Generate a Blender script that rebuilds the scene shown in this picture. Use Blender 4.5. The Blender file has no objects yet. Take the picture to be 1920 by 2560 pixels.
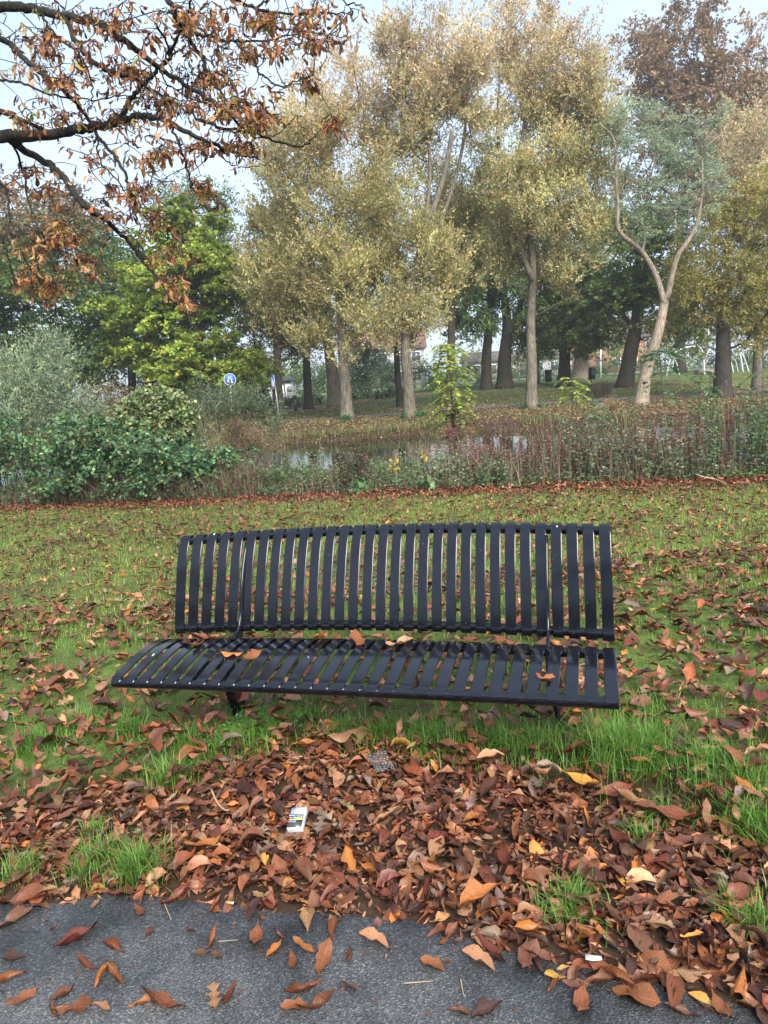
import bpy, math, random
import numpy as np
from mathutils import Matrix, Vector

rng = np.random.default_rng(7)
random.seed(7)
scene = bpy.context.scene
COL = scene.collection

# ------------------------------------------------------------------ camera
FPX, CX, CY = 1775.0, 960.0, 1280.0          # focal length and centre in photo pixels (1920 x 2560)
PITCH = math.atan((1280 - 960) / FPX)
ROLL = -0.055
H = 1.564
cam_d = bpy.data.cameras.new('camera')
cam = bpy.data.objects.new('camera', cam_d)
COL.objects.link(cam)
cam_d.sensor_fit = 'VERTICAL'
cam_d.sensor_height = 24.0
cam_d.lens = 24.0 * FPX / 2560.0
cam_d.clip_start = 0.05
cam_d.clip_end = 3000
cam.matrix_world = (Matrix.Translation((0, 0, H)) @ Matrix.Rotation(math.pi / 2 - PITCH, 4, 'X')
                    @ Matrix.Rotation(ROLL, 4, 'Z'))
scene.camera = cam

# ------------------------------------------------------------------ sky, sun, exposure
SUN_EL, SUN_AZ = math.radians(41), math.radians(163)   # azimuth clockwise from +Y: behind the camera, to its right
world = bpy.data.worlds.new('World')
scene.world = world
world.use_nodes = True
wn, wl = world.node_tree.nodes, world.node_tree.links
wn.clear()
sky = wn.new('ShaderNodeTexSky')
sky.sky_type = 'NISHITA'
sky.sun_disc = False
sky.sun_elevation = SUN_EL
sky.sun_rotation = SUN_AZ
sky.air_density = 1.0
sky.dust_density = 1.5
sky.ozone_density = 1.0
wtc = wn.new('ShaderNodeTexCoord')
wmap = wn.new('ShaderNodeMapping')
wmap.inputs['Scale'].default_value = (1.0, 1.0, 2.2)
wnoise = wn.new('ShaderNodeTexNoise')
wnoise.inputs['Scale'].default_value = 1.7
wnoise.inputs['Detail'].default_value = 4.0
wramp = wn.new('ShaderNodeMapRange')
wramp.inputs['From Min'].default_value = 0.40
wramp.inputs['From Max'].default_value = 0.62
wramp.inputs['To Min'].default_value = 0.50
wramp.inputs['To Max'].default_value = 0.9
wmix = wn.new('ShaderNodeMix')
wmix.data_type = 'RGBA'
wmix.inputs['B'].default_value = (4.2, 5.2, 6.6, 1)   # thin bright overcast veil
wbg = wn.new('ShaderNodeBackground')
wbg.inputs['Strength'].default_value = 0.066
wout = wn.new('ShaderNodeOutputWorld')
wl.new(wtc.outputs['Generated'], wmap.inputs['Vector'])
wl.new(wmap.outputs['Vector'], wnoise.inputs['Vector'])
wl.new(wnoise.outputs['Fac'], wramp.inputs['Value'])
wl.new(wramp.outputs['Result'], wmix.inputs['Factor'])
wl.new(sky.outputs['Color'], wmix.inputs['A'])
wl.new(wmix.outputs['Result'], wbg.inputs['Color'])
wl.new(wbg.outputs['Background'], wout.inputs['Surface'])

sun_d = bpy.data.lights.new('sun', 'SUN')
sun_d.energy = 2.9
sun_d.angle = math.radians(40)
sun_d.color = (1.0, 0.95, 0.86)
sun = bpy.data.objects.new('sun', sun_d)
COL.objects.link(sun)
sdir = Vector((math.sin(SUN_AZ) * math.cos(SUN_EL), math.cos(SUN_AZ) * math.cos(SUN_EL), math.sin(SUN_EL)))
sun.rotation_euler = sdir.to_track_quat('Z', 'Y').to_euler()
sun.location = (0, -20, 30)

vs = scene.view_settings
vs.view_transform = 'Standard'
vs.look = 'None'
vs.gamma = 1.0
vs.use_curve_mapping = False
vs.exposure = 1.78
scene.cycles.max_bounces = 7
scene.cycles.diffuse_bounces = 3
scene.cycles.transmission_bounces = 5
scene.cycles.transparent_max_bounces = 8
scene.cycles.use_denoising = True


# ------------------------------------------------------------------ pixel <-> world
_cp, _sp = math.cos(PITCH), math.sin(PITCH)
_cr, _sr = math.cos(ROLL), math.sin(ROLL)


def ray(px, py):
    X, Y = px - CX, py - CY
    X, Y = X * _cr + Y * _sr, -X * _sr + Y * _cr
    dx, dz = X / FPX, -Y / FPX
    return dx, _cp + _sp * dz, -_sp + _cp * dz


def at(px, py, Y):
    dx, dy, dz = ray(px, py)
    t = Y / dy
    return np.array((dx * t, Y, H + dz * t))


def project(P):
    P = np.atleast_2d(P)
    x, y, z = P[:, 0], P[:, 1], P[:, 2] - H
    d = y * _cp - z * _sp
    up = y * _sp + z * _cp
    d = np.where(np.abs(d) < 1e-6, 1e-6, d)
    a, b = FPX * x / d, -FPX * up / d
    return CX + a * _cr - b * _sr, CY + a * _sr + b * _cr, d


def sstep(a, b, x):
    t = np.clip((x - a) / (b - a), 0, 1)
    return t * t * (3 - 2 * t)


# ------------------------------------------------------------------ terrain height
BX, BY, BPSI, BTILT, BL = -0.211, 2.690, 0.2923, 0.0332, 2.15
WATER_Z = -0.43


def near_edge(x):
    return 10.62 - 0.35 * np.clip(x, -9, 9)


def far_edge(x):
    return 26.9 + 0.12 * np.clip(x, -12, 6) - 0.10 * np.clip(x - 6, 0, 30) + 0.35 * np.sin(x * 0.7) + 0.2 * np.sin(x * 1.9 + 1)


def gz(x, y):
    x = np.asarray(x, float)
    y = np.asarray(y, float)
    u = (x - BX) * math.cos(BPSI) - (y - BY) * math.sin(BPSI)
    near = BTILT * np.clip(u, -9, 9)
    ye = near_edge(x)
    bank = sstep(ye + 0.8, ye + 4.5, y)
    fe = far_edge(x)
    t = x / np.maximum(y, 1.0)
    far0 = -0.17 + 0.17 * sstep(fe, fe + 6, y)
    slope_r = sstep(-0.2, 0.2, t)
    rise = (0.012 + 0.030 * slope_r) * np.clip(y - 34, 0, 24) + 0.006 * np.clip(y - 58, 0, 60)
    far = far0 + rise
    rest = -1.15 + (far + 1.15) * sstep(fe - 0.75, fe + 0.12, y)
    return near * (1 - bank) + rest * bank


def gpt(px, py):
    """ground point seen at a photo pixel"""
    dx, dy, dz = ray(px, py)
    prev = None
    for Y in np.concatenate([np.arange(0.8, 40, 0.05), np.arange(40, 200, 0.5)]):
        t = Y / dy
        z = H + dz * t
        if z <= gz(dx * t, Y):
            return np.array((dx * t, Y, float(gz(dx * t, Y))))
    t = 120 / dy
    return np.array((dx * t, 120, float(gz(dx * t, 120))))


# ------------------------------------------------------------------ mesh helpers
def mk(name, V, F, mat, parent=None, col=None, uv=None, smooth=False):
    """one mesh object from arrays; F is an (M,k) array or a list of such arrays"""
    me = mkmesh(name, V, F, mat, col, uv, smooth)
    ob = bpy.data.objects.new(name, me)
    COL.objects.link(ob)
    if parent is not None:
        ob.parent = parent
    return ob


def mkmesh(name, V, F, mat, col=None, uv=None, smooth=False):
    V = np.asarray(V, np.float32).reshape(-1, 3)
    if isinstance(F, np.ndarray):
        F = [F]
    F = [np.asarray(f, np.int32) for f in F if len(f)]
    me = bpy.data.meshes.new(name)
    me.vertices.add(len(V))
    me.vertices.foreach_set('co', V.ravel())
    loops = np.concatenate([f.ravel() for f in F])
    sizes = np.concatenate([np.full(len(f), f.shape[1], np.int32) for f in F])
    starts = np.concatenate([[0], np.cumsum(sizes)[:-1]]).astype(np.int32)
    me.loops.add(len(loops))
    me.loops.foreach_set('vertex_index', loops)
    me.polygons.add(len(sizes))
    me.polygons.foreach_set('loop_start', starts)
    me.polygons.foreach_set('loop_total', sizes)
    me.update(calc_edges=True)
    if smooth:
        me.polygons.foreach_set('use_smooth', np.ones(len(sizes), bool))
    if col is not None:
        a = me.attributes.new('col', 'FLOAT_COLOR', 'POINT')
        c = np.ones((len(V), 4), np.float32)
        c[:, :3] = col
        a.data.foreach_set('color', c.ravel())
    if uv is not None:
        l = me.uv_layers.new(name='UVMap')
        l.data.foreach_set('uv', np.asarray(uv, np.float32)[loops].ravel())
    if mat is not None:
        me.materials.append(mat)
    return me


class MB:
    """collects pieces with quads and triangles into one mesh"""

    def __init__(self):
        self.V, self.Q, self.T, self.C, self.n = [], [], [], [], 0

    def add(self, V, Q=None, T=None, c=None):
        V = np.asarray(V, float).reshape(-1, 3)
        self.V.append(V)
        if Q is not None and len(Q):
            self.Q.append(np.asarray(Q, int).reshape(-1, 4) + self.n)
        if T is not None and len(T):
            self.T.append(np.asarray(T, int).reshape(-1, 3) + self.n)
        if c is not None:
            self.C.append(np.broadcast_to(np.asarray(c, float), (len(V), 3)))
        self.n += len(V)
        return self

    def tube(self, pts, radii, sides=6, c=None, caps=True):
        pts = np.asarray(pts, float)
        n = len(pts)
        radii = np.broadcast_to(np.asarray(radii, float), (n,))
        T = np.gradient(pts, axis=0)
        T /= np.linalg.norm(T, axis=1)[:, None] + 1e-9
        ref = np.array((0.13, 0.21, 0.97)) if abs(T[0][2]) < 0.9 else np.array((1.0, 0.1, 0.0))
        A = np.cross(T, ref)
        A /= np.linalg.norm(A, axis=1)[:, None] + 1e-9
        B = np.cross(T, A)
        th = np.arange(sides) * 2 * math.pi / sides
        V = pts[:, None, :] + radii[:, None, None] * (np.cos(th)[None, :, None] * A[:, None, :] + np.sin(th)[None, :, None] * B[:, None, :])
        i, j = np.meshgrid(np.arange(n - 1), np.arange(sides), indexing='ij')
        j2 = (j + 1) % sides
        Q = np.stack([i * sides + j, (i + 1) * sides + j, (i + 1) * sides + j2, i * sides + j2], -1).reshape(-1, 4)
        Vf = V.reshape(-1, 3)
        Tt = []
        if caps:
            Vf = np.vstack([Vf, pts[0], pts[-1]])
            k0, k1 = n * sides, n * sides + 1
            for s in range(sides):
                Tt.append((k0, s, (s + 1) % sides))
                Tt.append((k1, (n - 1) * sides + (s + 1) % sides, (n - 1) * sides + s))
        return self.add(Vf, Q, Tt, c)

    def box(self, lo, hi, c=None):
        x0, y0, z0 = lo
        x1, y1, z1 = hi
        V = [(x0, y0, z0), (x1, y0, z0), (x1, y1, z0), (x0, y1, z0), (x0, y0, z1), (x1, y0, z1), (x1, y1, z1), (x0, y1, z1)]
        Q = [(0, 3, 2, 1), (4, 5, 6, 7), (0, 1, 5, 4), (1, 2, 6, 5), (2, 3, 7, 6), (3, 0, 4, 7)]
        return self.add(V, Q, None, c)

    def build(self, name, mat, parent=None, smooth=False):
        V = np.vstack(self.V)
        F = []
        if self.Q:
            F.append(np.vstack(self.Q))
        if self.T:
            F.append(np.vstack(self.T))
        C = np.vstack(self.C) if self.C and sum(len(c) for c in self.C) == len(V) else None
        return mk(name, V, F, mat, parent, col=C, smooth=smooth)


def tag(o, label=None, cat=None, group=None, kind=None):
    if label:
        o['label'] = label
    if cat:
        o['category'] = cat
    if group:
        o['group'] = group
    if kind:
        o['kind'] = kind
    return o


def empty(name, loc=(0, 0, 0)):
    o = bpy.data.objects.new(name, None)
    COL.objects.link(o)
    o.location = loc
    o.empty_display_size = 0.2
    return o


def unit(v):
    return v / (np.linalg.norm(v, axis=-1, keepdims=True) + 1e-9)


def smooth_path(pts, n):
    """Catmull-Rom through pts"""
    pts = np.asarray(pts, float)
    P = np.vstack([2 * pts[0] - pts[1], pts, 2 * pts[-1] - pts[-2]])
    out = []
    m = len(pts) - 1
    for k in np.linspace(0, m - 1e-6, n):
        i = int(k)
        t = k - i
        a, b, c, d = P[i], P[i + 1], P[i + 2], P[i + 3]
        out.append(0.5 * (2 * b + (c - a) * t + (2 * a - 5 * b + 4 * c - d) * t * t + (3 * b - a - 3 * c + d) * t ** 3))
    return np.array(out)


def vnoise(x, y, s=1.0, seed=0):
    """cheap smooth value noise in 0..1"""
    x = np.asarray(x) / s
    y = np.asarray(y) / s
    xi, yi = np.floor(x).astype(int), np.floor(y).astype(int)
    fx, fy = x - xi, y - yi
    fx, fy = fx * fx * (3 - 2 * fx), fy * fy * (3 - 2 * fy)

    def h(a, b):
        n = (a * 374761393 + b * 668265263 + seed * 974711) & 0x7fffffff
        n = ((n ^ (n >> 13)) * 1274126177) & 0x7fffffff
        return (n ^ (n >> 16)) % 10007 / 10007.0
    return (h(xi, yi) * (1 - fx) + h(xi + 1, yi) * fx) * (1 - fy) + (h(xi, yi + 1) * (1 - fx) + h(xi + 1, yi + 1) * fx) * fy


def cards(P, D, L, W, col, flat=0.25, fold=0.18):
    """vectorised leaf cards: rhombus quads at P, length axis D; returns V, Q, C"""
    n = len(P)
    D = unit(D)
    R = unit(rng.normal(size=(n, 3)) * np.array((1, 1, flat)))
    S = unit(np.cross(D, R))
    N = np.cross(S, D)
    L = np.broadcast_to(L, (n,))[:, None]
    W = np.broadcast_to(W, (n,))[:, None]
    mid = P + D * L * 0.45 - N * L * fold * 0.5
    V = np.stack([P, mid + S * W * 0.5 + N * L * fold * 0.6, P + D * L, mid - S * W * 0.5 + N * L * fold * 0.6], 1).reshape(-1, 3)
    Q = np.arange(n * 4).reshape(n, 4)
    return V, Q, np.repeat(col, 4, axis=0)


def cards3(P, D, L, W, col, flat=0.25):
    """distant leaves: one triangle each"""
    n = len(P)
    D = unit(D)
    S = unit(np.cross(D, unit(rng.normal(size=(n, 3)) * np.array((1, 1, flat)))))
    L = np.broadcast_to(L, (n,))[:, None]
    W = np.broadcast_to(W, (n,))[:, None]
    b = P + D * L * 0.35
    V = np.stack([b + S * W * 0.5 - D * L * 0.2, b - S * W * 0.5 + D * L * 0.05, P + D * L], 1).reshape(-1, 3)
    return V, np.arange(n * 3).reshape(n, 3), np.repeat(col, 3, axis=0)


def pick(pal, n, jitter=0.18):
    """n colours from a weighted palette [(w,(r,g,b)),...] with brightness jitter"""
    w = np.array([p[0] for p in pal], float)
    c = np.array([p[1] for p in pal])
    k = rng.choice(len(pal), n, p=w / w.sum())
    j = np.exp(rng.normal(0, jitter, (n, 1)))
    return np.clip(c[k] * j * np.exp(rng.normal(0, 0.05, (n, 3))), 0.003, 0.9)


# ------------------------------------------------------------------ materials
def new_mat(name):
    m = bpy.data.materials.new(name)
    m.use_nodes = True
    nt = m.node_tree
    b = nt.nodes['Principled BSDF']
    return m, nt, b


def node(nt, typ, **kw):
    n = nt.nodes.new(typ)
    for k, v in kw.items():
        if k in n.inputs:
            n.inputs[k].default_value = v
        else:
            setattr(n, k, v)
    return n


def ramp(nt, stops):
    r = nt.nodes.new('ShaderNodeValToRGB')
    e = r.color_ramp.elements
    while len(e) > 1:
        e.remove(e[-1])
    e[0].position = stops[0][0]
    e[0].color = (*stops[0][1], 1)
    for p, c in stops[1:]:
        x = e.new(p)
        x.color = (*c, 1)
    return r


def bump(nt, b, src, strength=0.3, dist=0.01):
    n = nt.nodes.new('ShaderNodeBump')
    n.inputs['Strength'].default_value = strength
    n.inputs['Distance'].default_value = dist
    nt.links.new(src, n.inputs['Height'])
    nt.links.new(n.outputs['Normal'], b.inputs['Normal'])


def plain(name, c, rough=0.5, metal=0.0, var=0.15, scale=20.0, spec=0.5):
    m, nt, b = new_mat(name)
    nz = node(nt, 'ShaderNodeTexNoise', Scale=scale, Detail=4.0)
    tc = nt.nodes.new('ShaderNodeTexCoord')
    nt.links.new(tc.outputs['Object'], nz.inputs['Vector'])
    r = ramp(nt, [(0.3, tuple(x * (1 - var) for x in c)), (0.7, tuple(min(1, x * (1 + var)) for x in c))])
    nt.links.new(nz.outputs['Fac'], r.inputs['Fac'])
    nt.links.new(r.outputs['Color'], b.inputs['Base Color'])
    b.inputs['Roughness'].default_value = rough
    b.inputs['Metallic'].default_value = metal
    b.inputs['Specular IOR Level'].default_value = spec
    return m


def leaf_mat(name, transl=0.35, rough=0.5, spec=0.35):
    m, nt, b = new_mat(name)
    at_ = node(nt, 'ShaderNodeAttribute', attribute_name='col')
    nt.links.new(at_.outputs['Color'], b.inputs['Base Color'])
    b.inputs['Roughness'].default_value = rough
    b.inputs['Specular IOR Level'].default_value = spec
    tr = nt.nodes.new('ShaderNodeBsdfTranslucent')
    nt.links.new(at_.outputs['Color'], tr.inputs['Color'])
    mx = nt.nodes.new('ShaderNodeMixShader')
    mx.inputs['Fac'].default_value = transl
    nt.links.new(b.outputs[0], mx.inputs[1])
    nt.links.new(tr.outputs[0], mx.inputs[2])
    nt.links.new(mx.outputs[0], nt.nodes['Material Output'].inputs['Surface'])
    return m


def bark_mat(name, dark, light, scale=6.0):
    m, nt, b = new_mat(name)
    tc = nt.nodes.new('ShaderNodeTexCoord')
    mp = node(nt, 'ShaderNodeMapping')
    mp.inputs['Scale'].default_value = (scale, scale, scale * 0.16)
    nt.links.new(tc.outputs['Object'], mp.inputs['Vector'])
    n1 = node(nt, 'ShaderNodeTexNoise', Scale=3.0, Detail=6.0, Roughness=0.65)
    nt.links.new(mp.outputs['Vector'], n1.inputs['Vector'])
    n2 = node(nt, 'ShaderNodeTexNoise', Scale=0.7, Detail=3.0)
    nt.links.new(tc.outputs['Object'], n2.inputs['Vector'])
    r = ramp(nt, [(0.34, dark), (0.62, light)])
    nt.links.new(n1.outputs['Fac'], r.inputs['Fac'])
    r2 = ramp(nt, [(0.35, (0.72, 0.76, 0.70)), (0.7, (1.15, 1.1, 1.05))])
    nt.links.new(n2.outputs['Fac'], r2.inputs['Fac'])
    mu = node(nt, 'ShaderNodeMix', data_type='RGBA', blend_type='MULTIPLY')
    mu.inputs['Factor'].default_value = 1.0
    nt.links.new(r.outputs['Color'], mu.inputs['A'])
    nt.links.new(r2.outputs['Color'], mu.inputs['B'])
    nt.links.new(mu.outputs['Result'], b.inputs['Base Color'])
    b.inputs['Roughness'].default_value = 0.85
    b.inputs['Specular IOR Level'].default_value = 0.2
    bump(nt, b, n1.outputs['Fac'], 0.9, 0.05)
    return m


def ground_mat():
    m, nt, b = new_mat('ground_soil_and_turf')
    g = nt.nodes.new('ShaderNodeNewGeometry')
    n1 = node(nt, 'ShaderNodeTexNoise', Scale=0.9, Detail=6.0, Roughness=0.65)
    n2 = node(nt, 'ShaderNodeTexNoise', Scale=14.0, Detail=5.0, Roughness=0.7)
    n3 = node(nt, 'ShaderNodeTexNoise', Scale=55.0, Detail=3.0)
    for n in (n1, n2, n3):
        nt.links.new(g.outputs['Position'], n.inputs['Vector'])
    soil = ramp(nt, [(0.3, (0.022, 0.014, 0.009)), (0.6, (0.055, 0.032, 0.019)), (0.8, (0.10, 0.06, 0.03))])
    nt.links.new(n2.outputs['Fac'], soil.inputs['Fac'])
    turf = ramp(nt, [(0.3, (0.050, 0.085, 0.018)), (0.55, (0.095, 0.145, 0.030)), (0.8, (0.15, 0.17, 0.05))])
    nt.links.new(n3.outputs['Fac'], turf.inputs['Fac'])
    at_ = node(nt, 'ShaderNodeAttribute', attribute_name='col')
    sep = nt.nodes.new('ShaderNodeSeparateColor')
    nt.links.new(at_.outputs['Color'], sep.inputs['Color'])
    # turf share = vertex mask + noise
    add = node(nt, 'ShaderNodeMath', operation='ADD')
    nt.links.new(sep.outputs['Red'], add.inputs[0])
    nt.links.new(n1.outputs['Fac'], add.inputs[1])
    mr = node(nt, 'ShaderNodeMapRange')
    mr.inputs['From Min'].default_value = 0.85
    mr.inputs['From Max'].default_value = 1.15
    nt.links.new(add.outputs[0], mr.inputs['Value'])
    mx = node(nt, 'ShaderNodeMix', data_type='RGBA')
    nt.links.new(mr.outputs['Result'], mx.inputs['Factor'])
    nt.links.new(soil.outputs['Color'], mx.inputs['A'])
    nt.links.new(turf.outputs['Color'], mx.inputs['B'])
    nt.links.new(mx.outputs['Result'], b.inputs['Base Color'])
    b.inputs['Roughness'].default_value = 0.9
    b.inputs['Specular IOR Level'].default_value = 0.2
    bump(nt, b, n2.outputs['Fac'], 0.6, 0.03)
    return m


def asphalt_mat():
    m, nt, b = new_mat('worn_asphalt')
    g = nt.nodes.new('ShaderNodeNewGeometry')
    v = node(nt, 'ShaderNodeTexVoronoi', Scale=240.0)
    v2 = node(nt, 'ShaderNodeTexVoronoi', Scale=320.0)
    n1 = node(nt, 'ShaderNodeTexNoise', Scale=4.0, Detail=6.0, Roughness=0.6)
    n2 = node(nt, 'ShaderNodeTexNoise', Scale=90.0, Detail=4.0)
    for n in (v, v2, n1, n2):
        nt.links.new(g.outputs['Position'], n.inputs['Vector'])
    base = ramp(nt, [(0.30, (0.034, 0.036, 0.039)), (0.48, (0.072, 0.075, 0.079)), (0.72, (0.125, 0.125, 0.125))])
    nt.links.new(n1.outputs['Fac'], base.inputs['Fac'])
    sepc = nt.nodes.new('ShaderNodeSeparateColor')
    nt.links.new(v.outputs['Color'], sepc.inputs['Color'])
    st = ramp(nt, [(0.0, (0.55, 0.55, 0.55)), (0.55, (1.0, 1.0, 1.0)), (0.88, (1.5, 1.5, 1.45)), (0.97, (2.4, 2.35, 2.25))])
    nt.links.new(sepc.outputs['Red'], st.inputs['Fac'])
    mu = node(nt, 'ShaderNodeMix', data_type='RGBA', blend_type='MULTIPLY')
    mu.inputs['Factor'].default_value = 1.0
    nt.links.new(base.outputs['Color'], mu.inputs['A'])
    nt.links.new(st.outputs['Color'], mu.inputs['B'])
    nt.links.new(mu.outputs['Result'], b.inputs['Base Color'])
    rr = node(nt, 'ShaderNodeMapRange')
    rr.inputs['From Min'].default_value = 0.3
    rr.inputs['From Max'].default_value = 0.7
    rr.inputs['To Min'].default_value = 0.42
    rr.inputs['To Max'].default_value = 0.75
    nt.links.new(n1.outputs['Fac'], rr.inputs['Value'])
    nt.links.new(rr.outputs['Result'], b.inputs['Roughness'])
    ad = node(nt, 'ShaderNodeMath', operation='ADD')
    nt.links.new(v.outputs['Distance'], ad.inputs[0])
    nt.links.new(n2.outputs['Fac'], ad.inputs[1])
    bump(nt, b, ad.outputs[0], 0.55, 0.004)
    return m


def dead_leaf_mat(name, transl=0.12, rough=0.42):
    """fallen chestnut leaf: colour per vertex, midrib and side veins from UV, blotches"""
    m, nt, b = new_mat(name)
    at_ = node(nt, 'ShaderNodeAttribute', attribute_name='col')
    uv = nt.nodes.new('ShaderNodeUVMap')
    sx = nt.nodes.new('ShaderNodeSeparateXYZ')
    nt.links.new(uv.outputs['UV'], sx.inputs['Vector'])
    ab = node(nt, 'ShaderNodeMath', operation='ABSOLUTE')
    sb = node(nt, 'ShaderNodeMath', operation='SUBTRACT')
    sb.inputs[1].default_value = 0.5
    nt.links.new(sx.outputs['Y'], sb.inputs[0])
    nt.links.new(sb.outputs[0], ab.inputs[0])
    # side veins: stripes in (u - 0.55*|v|)
    mul = node(nt, 'ShaderNodeMath', operation='MULTIPLY_ADD')
    mul.inputs[1].default_value = -0.55
    nt.links.new(ab.outputs[0], mul.inputs[0])
    nt.links.new(sx.outputs['X'], mul.inputs[2])
    m2 = node(nt, 'ShaderNodeMath', operation='MULTIPLY')
    m2.inputs[1].default_value = 88.0
    nt.links.new(mul.outputs[0], m2.inputs[0])
    sn = node(nt, 'ShaderNodeMath', operation='SINE')
    nt.links.new(m2.outputs[0], sn.inputs[0])
    rib = node(nt, 'ShaderNodeMapRange')
    rib.inputs['From Min'].default_value = 0.0
    rib.inputs['From Max'].default_value = 0.045
    rib.inputs['To Min'].default_value = 1.0
    rib.inputs['To Max'].default_value = 0.0
    nt.links.new(ab.outputs[0], rib.inputs['Value'])
    vein = node(nt, 'ShaderNodeMapRange')
    vein.inputs['From Min'].default_value = 0.55
    vein.inputs['From Max'].default_value = 1.0
    vein.inputs['To Max'].default_value = 0.45
    nt.links.new(sn.outputs[0], vein.inputs['Value'])
    mxv = node(nt, 'ShaderNodeMath', operation='MAXIMUM')
    nt.links.new(rib.outputs['Result'], mxv.inputs[0])
    nt.links.new(vein.outputs['Result'], mxv.inputs[1])
    tc = nt.nodes.new('ShaderNodeTexCoord')
    nz = node(nt, 'ShaderNodeTexNoise', Scale=28.0, Detail=5.0, Roughness=0.65)
    nt.links.new(tc.outputs['Object'], nz.inputs['Vector'])
    bl = ramp(nt, [(0.28, (0.42, 0.36, 0.36)), (0.46, (0.92, 0.88, 0.86)), (0.7, (1.25, 1.25, 1.2))])
    nt.links.new(nz.outputs['Fac'], bl.inputs['Fac'])
    mu = node(nt, 'ShaderNodeMix', data_type='RGBA', blend_type='MULTIPLY')
    mu.inputs['Factor'].default_value = 1.0
    nt.links.new(at_.outputs['Color'], mu.inputs['A'])
    nt.links.new(bl.outputs['Color'], mu.inputs['B'])
    lt = node(nt, 'ShaderNodeMix', data_type='RGBA', blend_type='MULTIPLY')
    lt.inputs['B'].default_value = (1.75, 1.6, 1.45, 1)
    nt.links.new(mxv.outputs[0], lt.inputs['Factor'])
    nt.links.new(mu.outputs['Result'], lt.inputs['A'])
    nt.links.new(lt.outputs['Result'], b.inputs['Base Color'])
    b.inputs['Roughness'].default_value = rough
    b.inputs['Specular IOR Level'].default_value = 0.4
    bump(nt, b, mxv.outputs[0], 0.5, 0.002)
    tr = nt.nodes.new('ShaderNodeBsdfTranslucent')
    nt.links.new(lt.outputs['Result'], tr.inputs['Color'])
    mx = nt.nodes.new('ShaderNodeMixShader')
    mx.inputs['Fac'].default_value = transl
    nt.links.new(b.outputs[0], mx.inputs[1])
    nt.links.new(tr.outputs[0], mx.inputs[2])
    nt.links.new(mx.outputs[0], nt.nodes['Material Output'].inputs['Surface'])
    return m


def water_mat():
    m, nt, b = new_mat('dark_pond_water')
    b.inputs['Base Color'].default_value = (0.012, 0.016, 0.010, 1)
    b.inputs['Roughness'].default_value = 0.03
    b.inputs['IOR'].default_value = 1.33
    g = nt.nodes.new('ShaderNodeNewGeometry')
    mp = node(nt, 'ShaderNodeMapping')
    mp.inputs['Scale'].default_value = (1.0, 1.6, 1.0)
    nt.links.new(g.outputs['Position'], mp.inputs['Vector'])
    nz = node(nt, 'ShaderNodeTexNoise', Scale=2.4, Detail=3.0)
    nt.links.new(mp.outputs['Vector'], nz.inputs['Vector'])
    bump(nt, b, nz.outputs['Fac'], 0.05, 0.03)
    return m


def paint_black():
    m, nt, b = new_mat('black_gloss_paint')
    tc = nt.nodes.new('ShaderNodeTexCoord')
    nz = node(nt, 'ShaderNodeTexNoise', Scale=9.0, Detail=6.0, Roughness=0.6)
    nt.links.new(tc.outputs['Object'], nz.inputs['Vector'])
    r = ramp(nt, [(0.3, (0.003, 0.0035, 0.007)), (0.75, (0.006, 0.0065, 0.012))])
    nt.links.new(nz.outputs['Fac'], r.inputs['Fac'])
    nt.links.new(r.outputs['Color'], b.inputs['Base Color'])
    mr = node(nt, 'ShaderNodeMapRange')
    mr.inputs['From Min'].default_value = 0.3
    mr.inputs['From Max'].default_value = 0.7
    mr.inputs['To Min'].default_value = 0.09
    mr.inputs['To Max'].default_value = 0.17
    nt.links.new(nz.outputs['Fac'], mr.inputs['Value'])
    nt.links.new(mr.outputs['Result'], b.inputs['Roughness'])
    b.inputs['IOR'].default_value = 1.5
    b.inputs['Specular IOR Level'].default_value = 0.55
    n2 = node(nt, 'ShaderNodeTexNoise', Scale=70.0, Detail=2.0)
    nt.links.new(tc.outputs['Object'], n2.inputs['Vector'])
    bump(nt, b, n2.outputs['Fac'], 0.02, 0.002)
    return m


M = {}
M['ground'] = ground_mat()
M['asphalt'] = asphalt_mat()
M['water'] = water_mat()
M['black'] = paint_black()
M['leaf'] = leaf_mat('tree_leaves', 0.45, 0.5)
M['glossleaf'] = leaf_mat('glossy_bramble_leaves', 0.28, 0.45, 0.4)
M['grass'] = leaf_mat('grass_blades', 0.35, 0.45, 0.4)
M['dry'] = leaf_mat('dry_stems', 0.10, 0.8, 0.2)
M['dead'] = dead_leaf_mat('fallen_leaves')
M['chestnut'] = dead_leaf_mat('hanging_chestnut_leaves', 0.42, 0.45)
M['bark_grey'] = bark_mat('grey_brown_bark', (0.060, 0.052, 0.043), (0.21, 0.18, 0.145))
M['bark_dark'] = bark_mat('dark_bark', (0.016, 0.014, 0.012), (0.060, 0.052, 0.042))
M['bark_twig'] = bark_mat('chestnut_branch_bark', (0.012, 0.011, 0.010), (0.055, 0.050, 0.042), 14.0)
M['bark_pale'] = bark_mat('pale_ridged_bark', (0.10, 0.08, 0.06), (0.36, 0.29, 0.23), 7.0)

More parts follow.
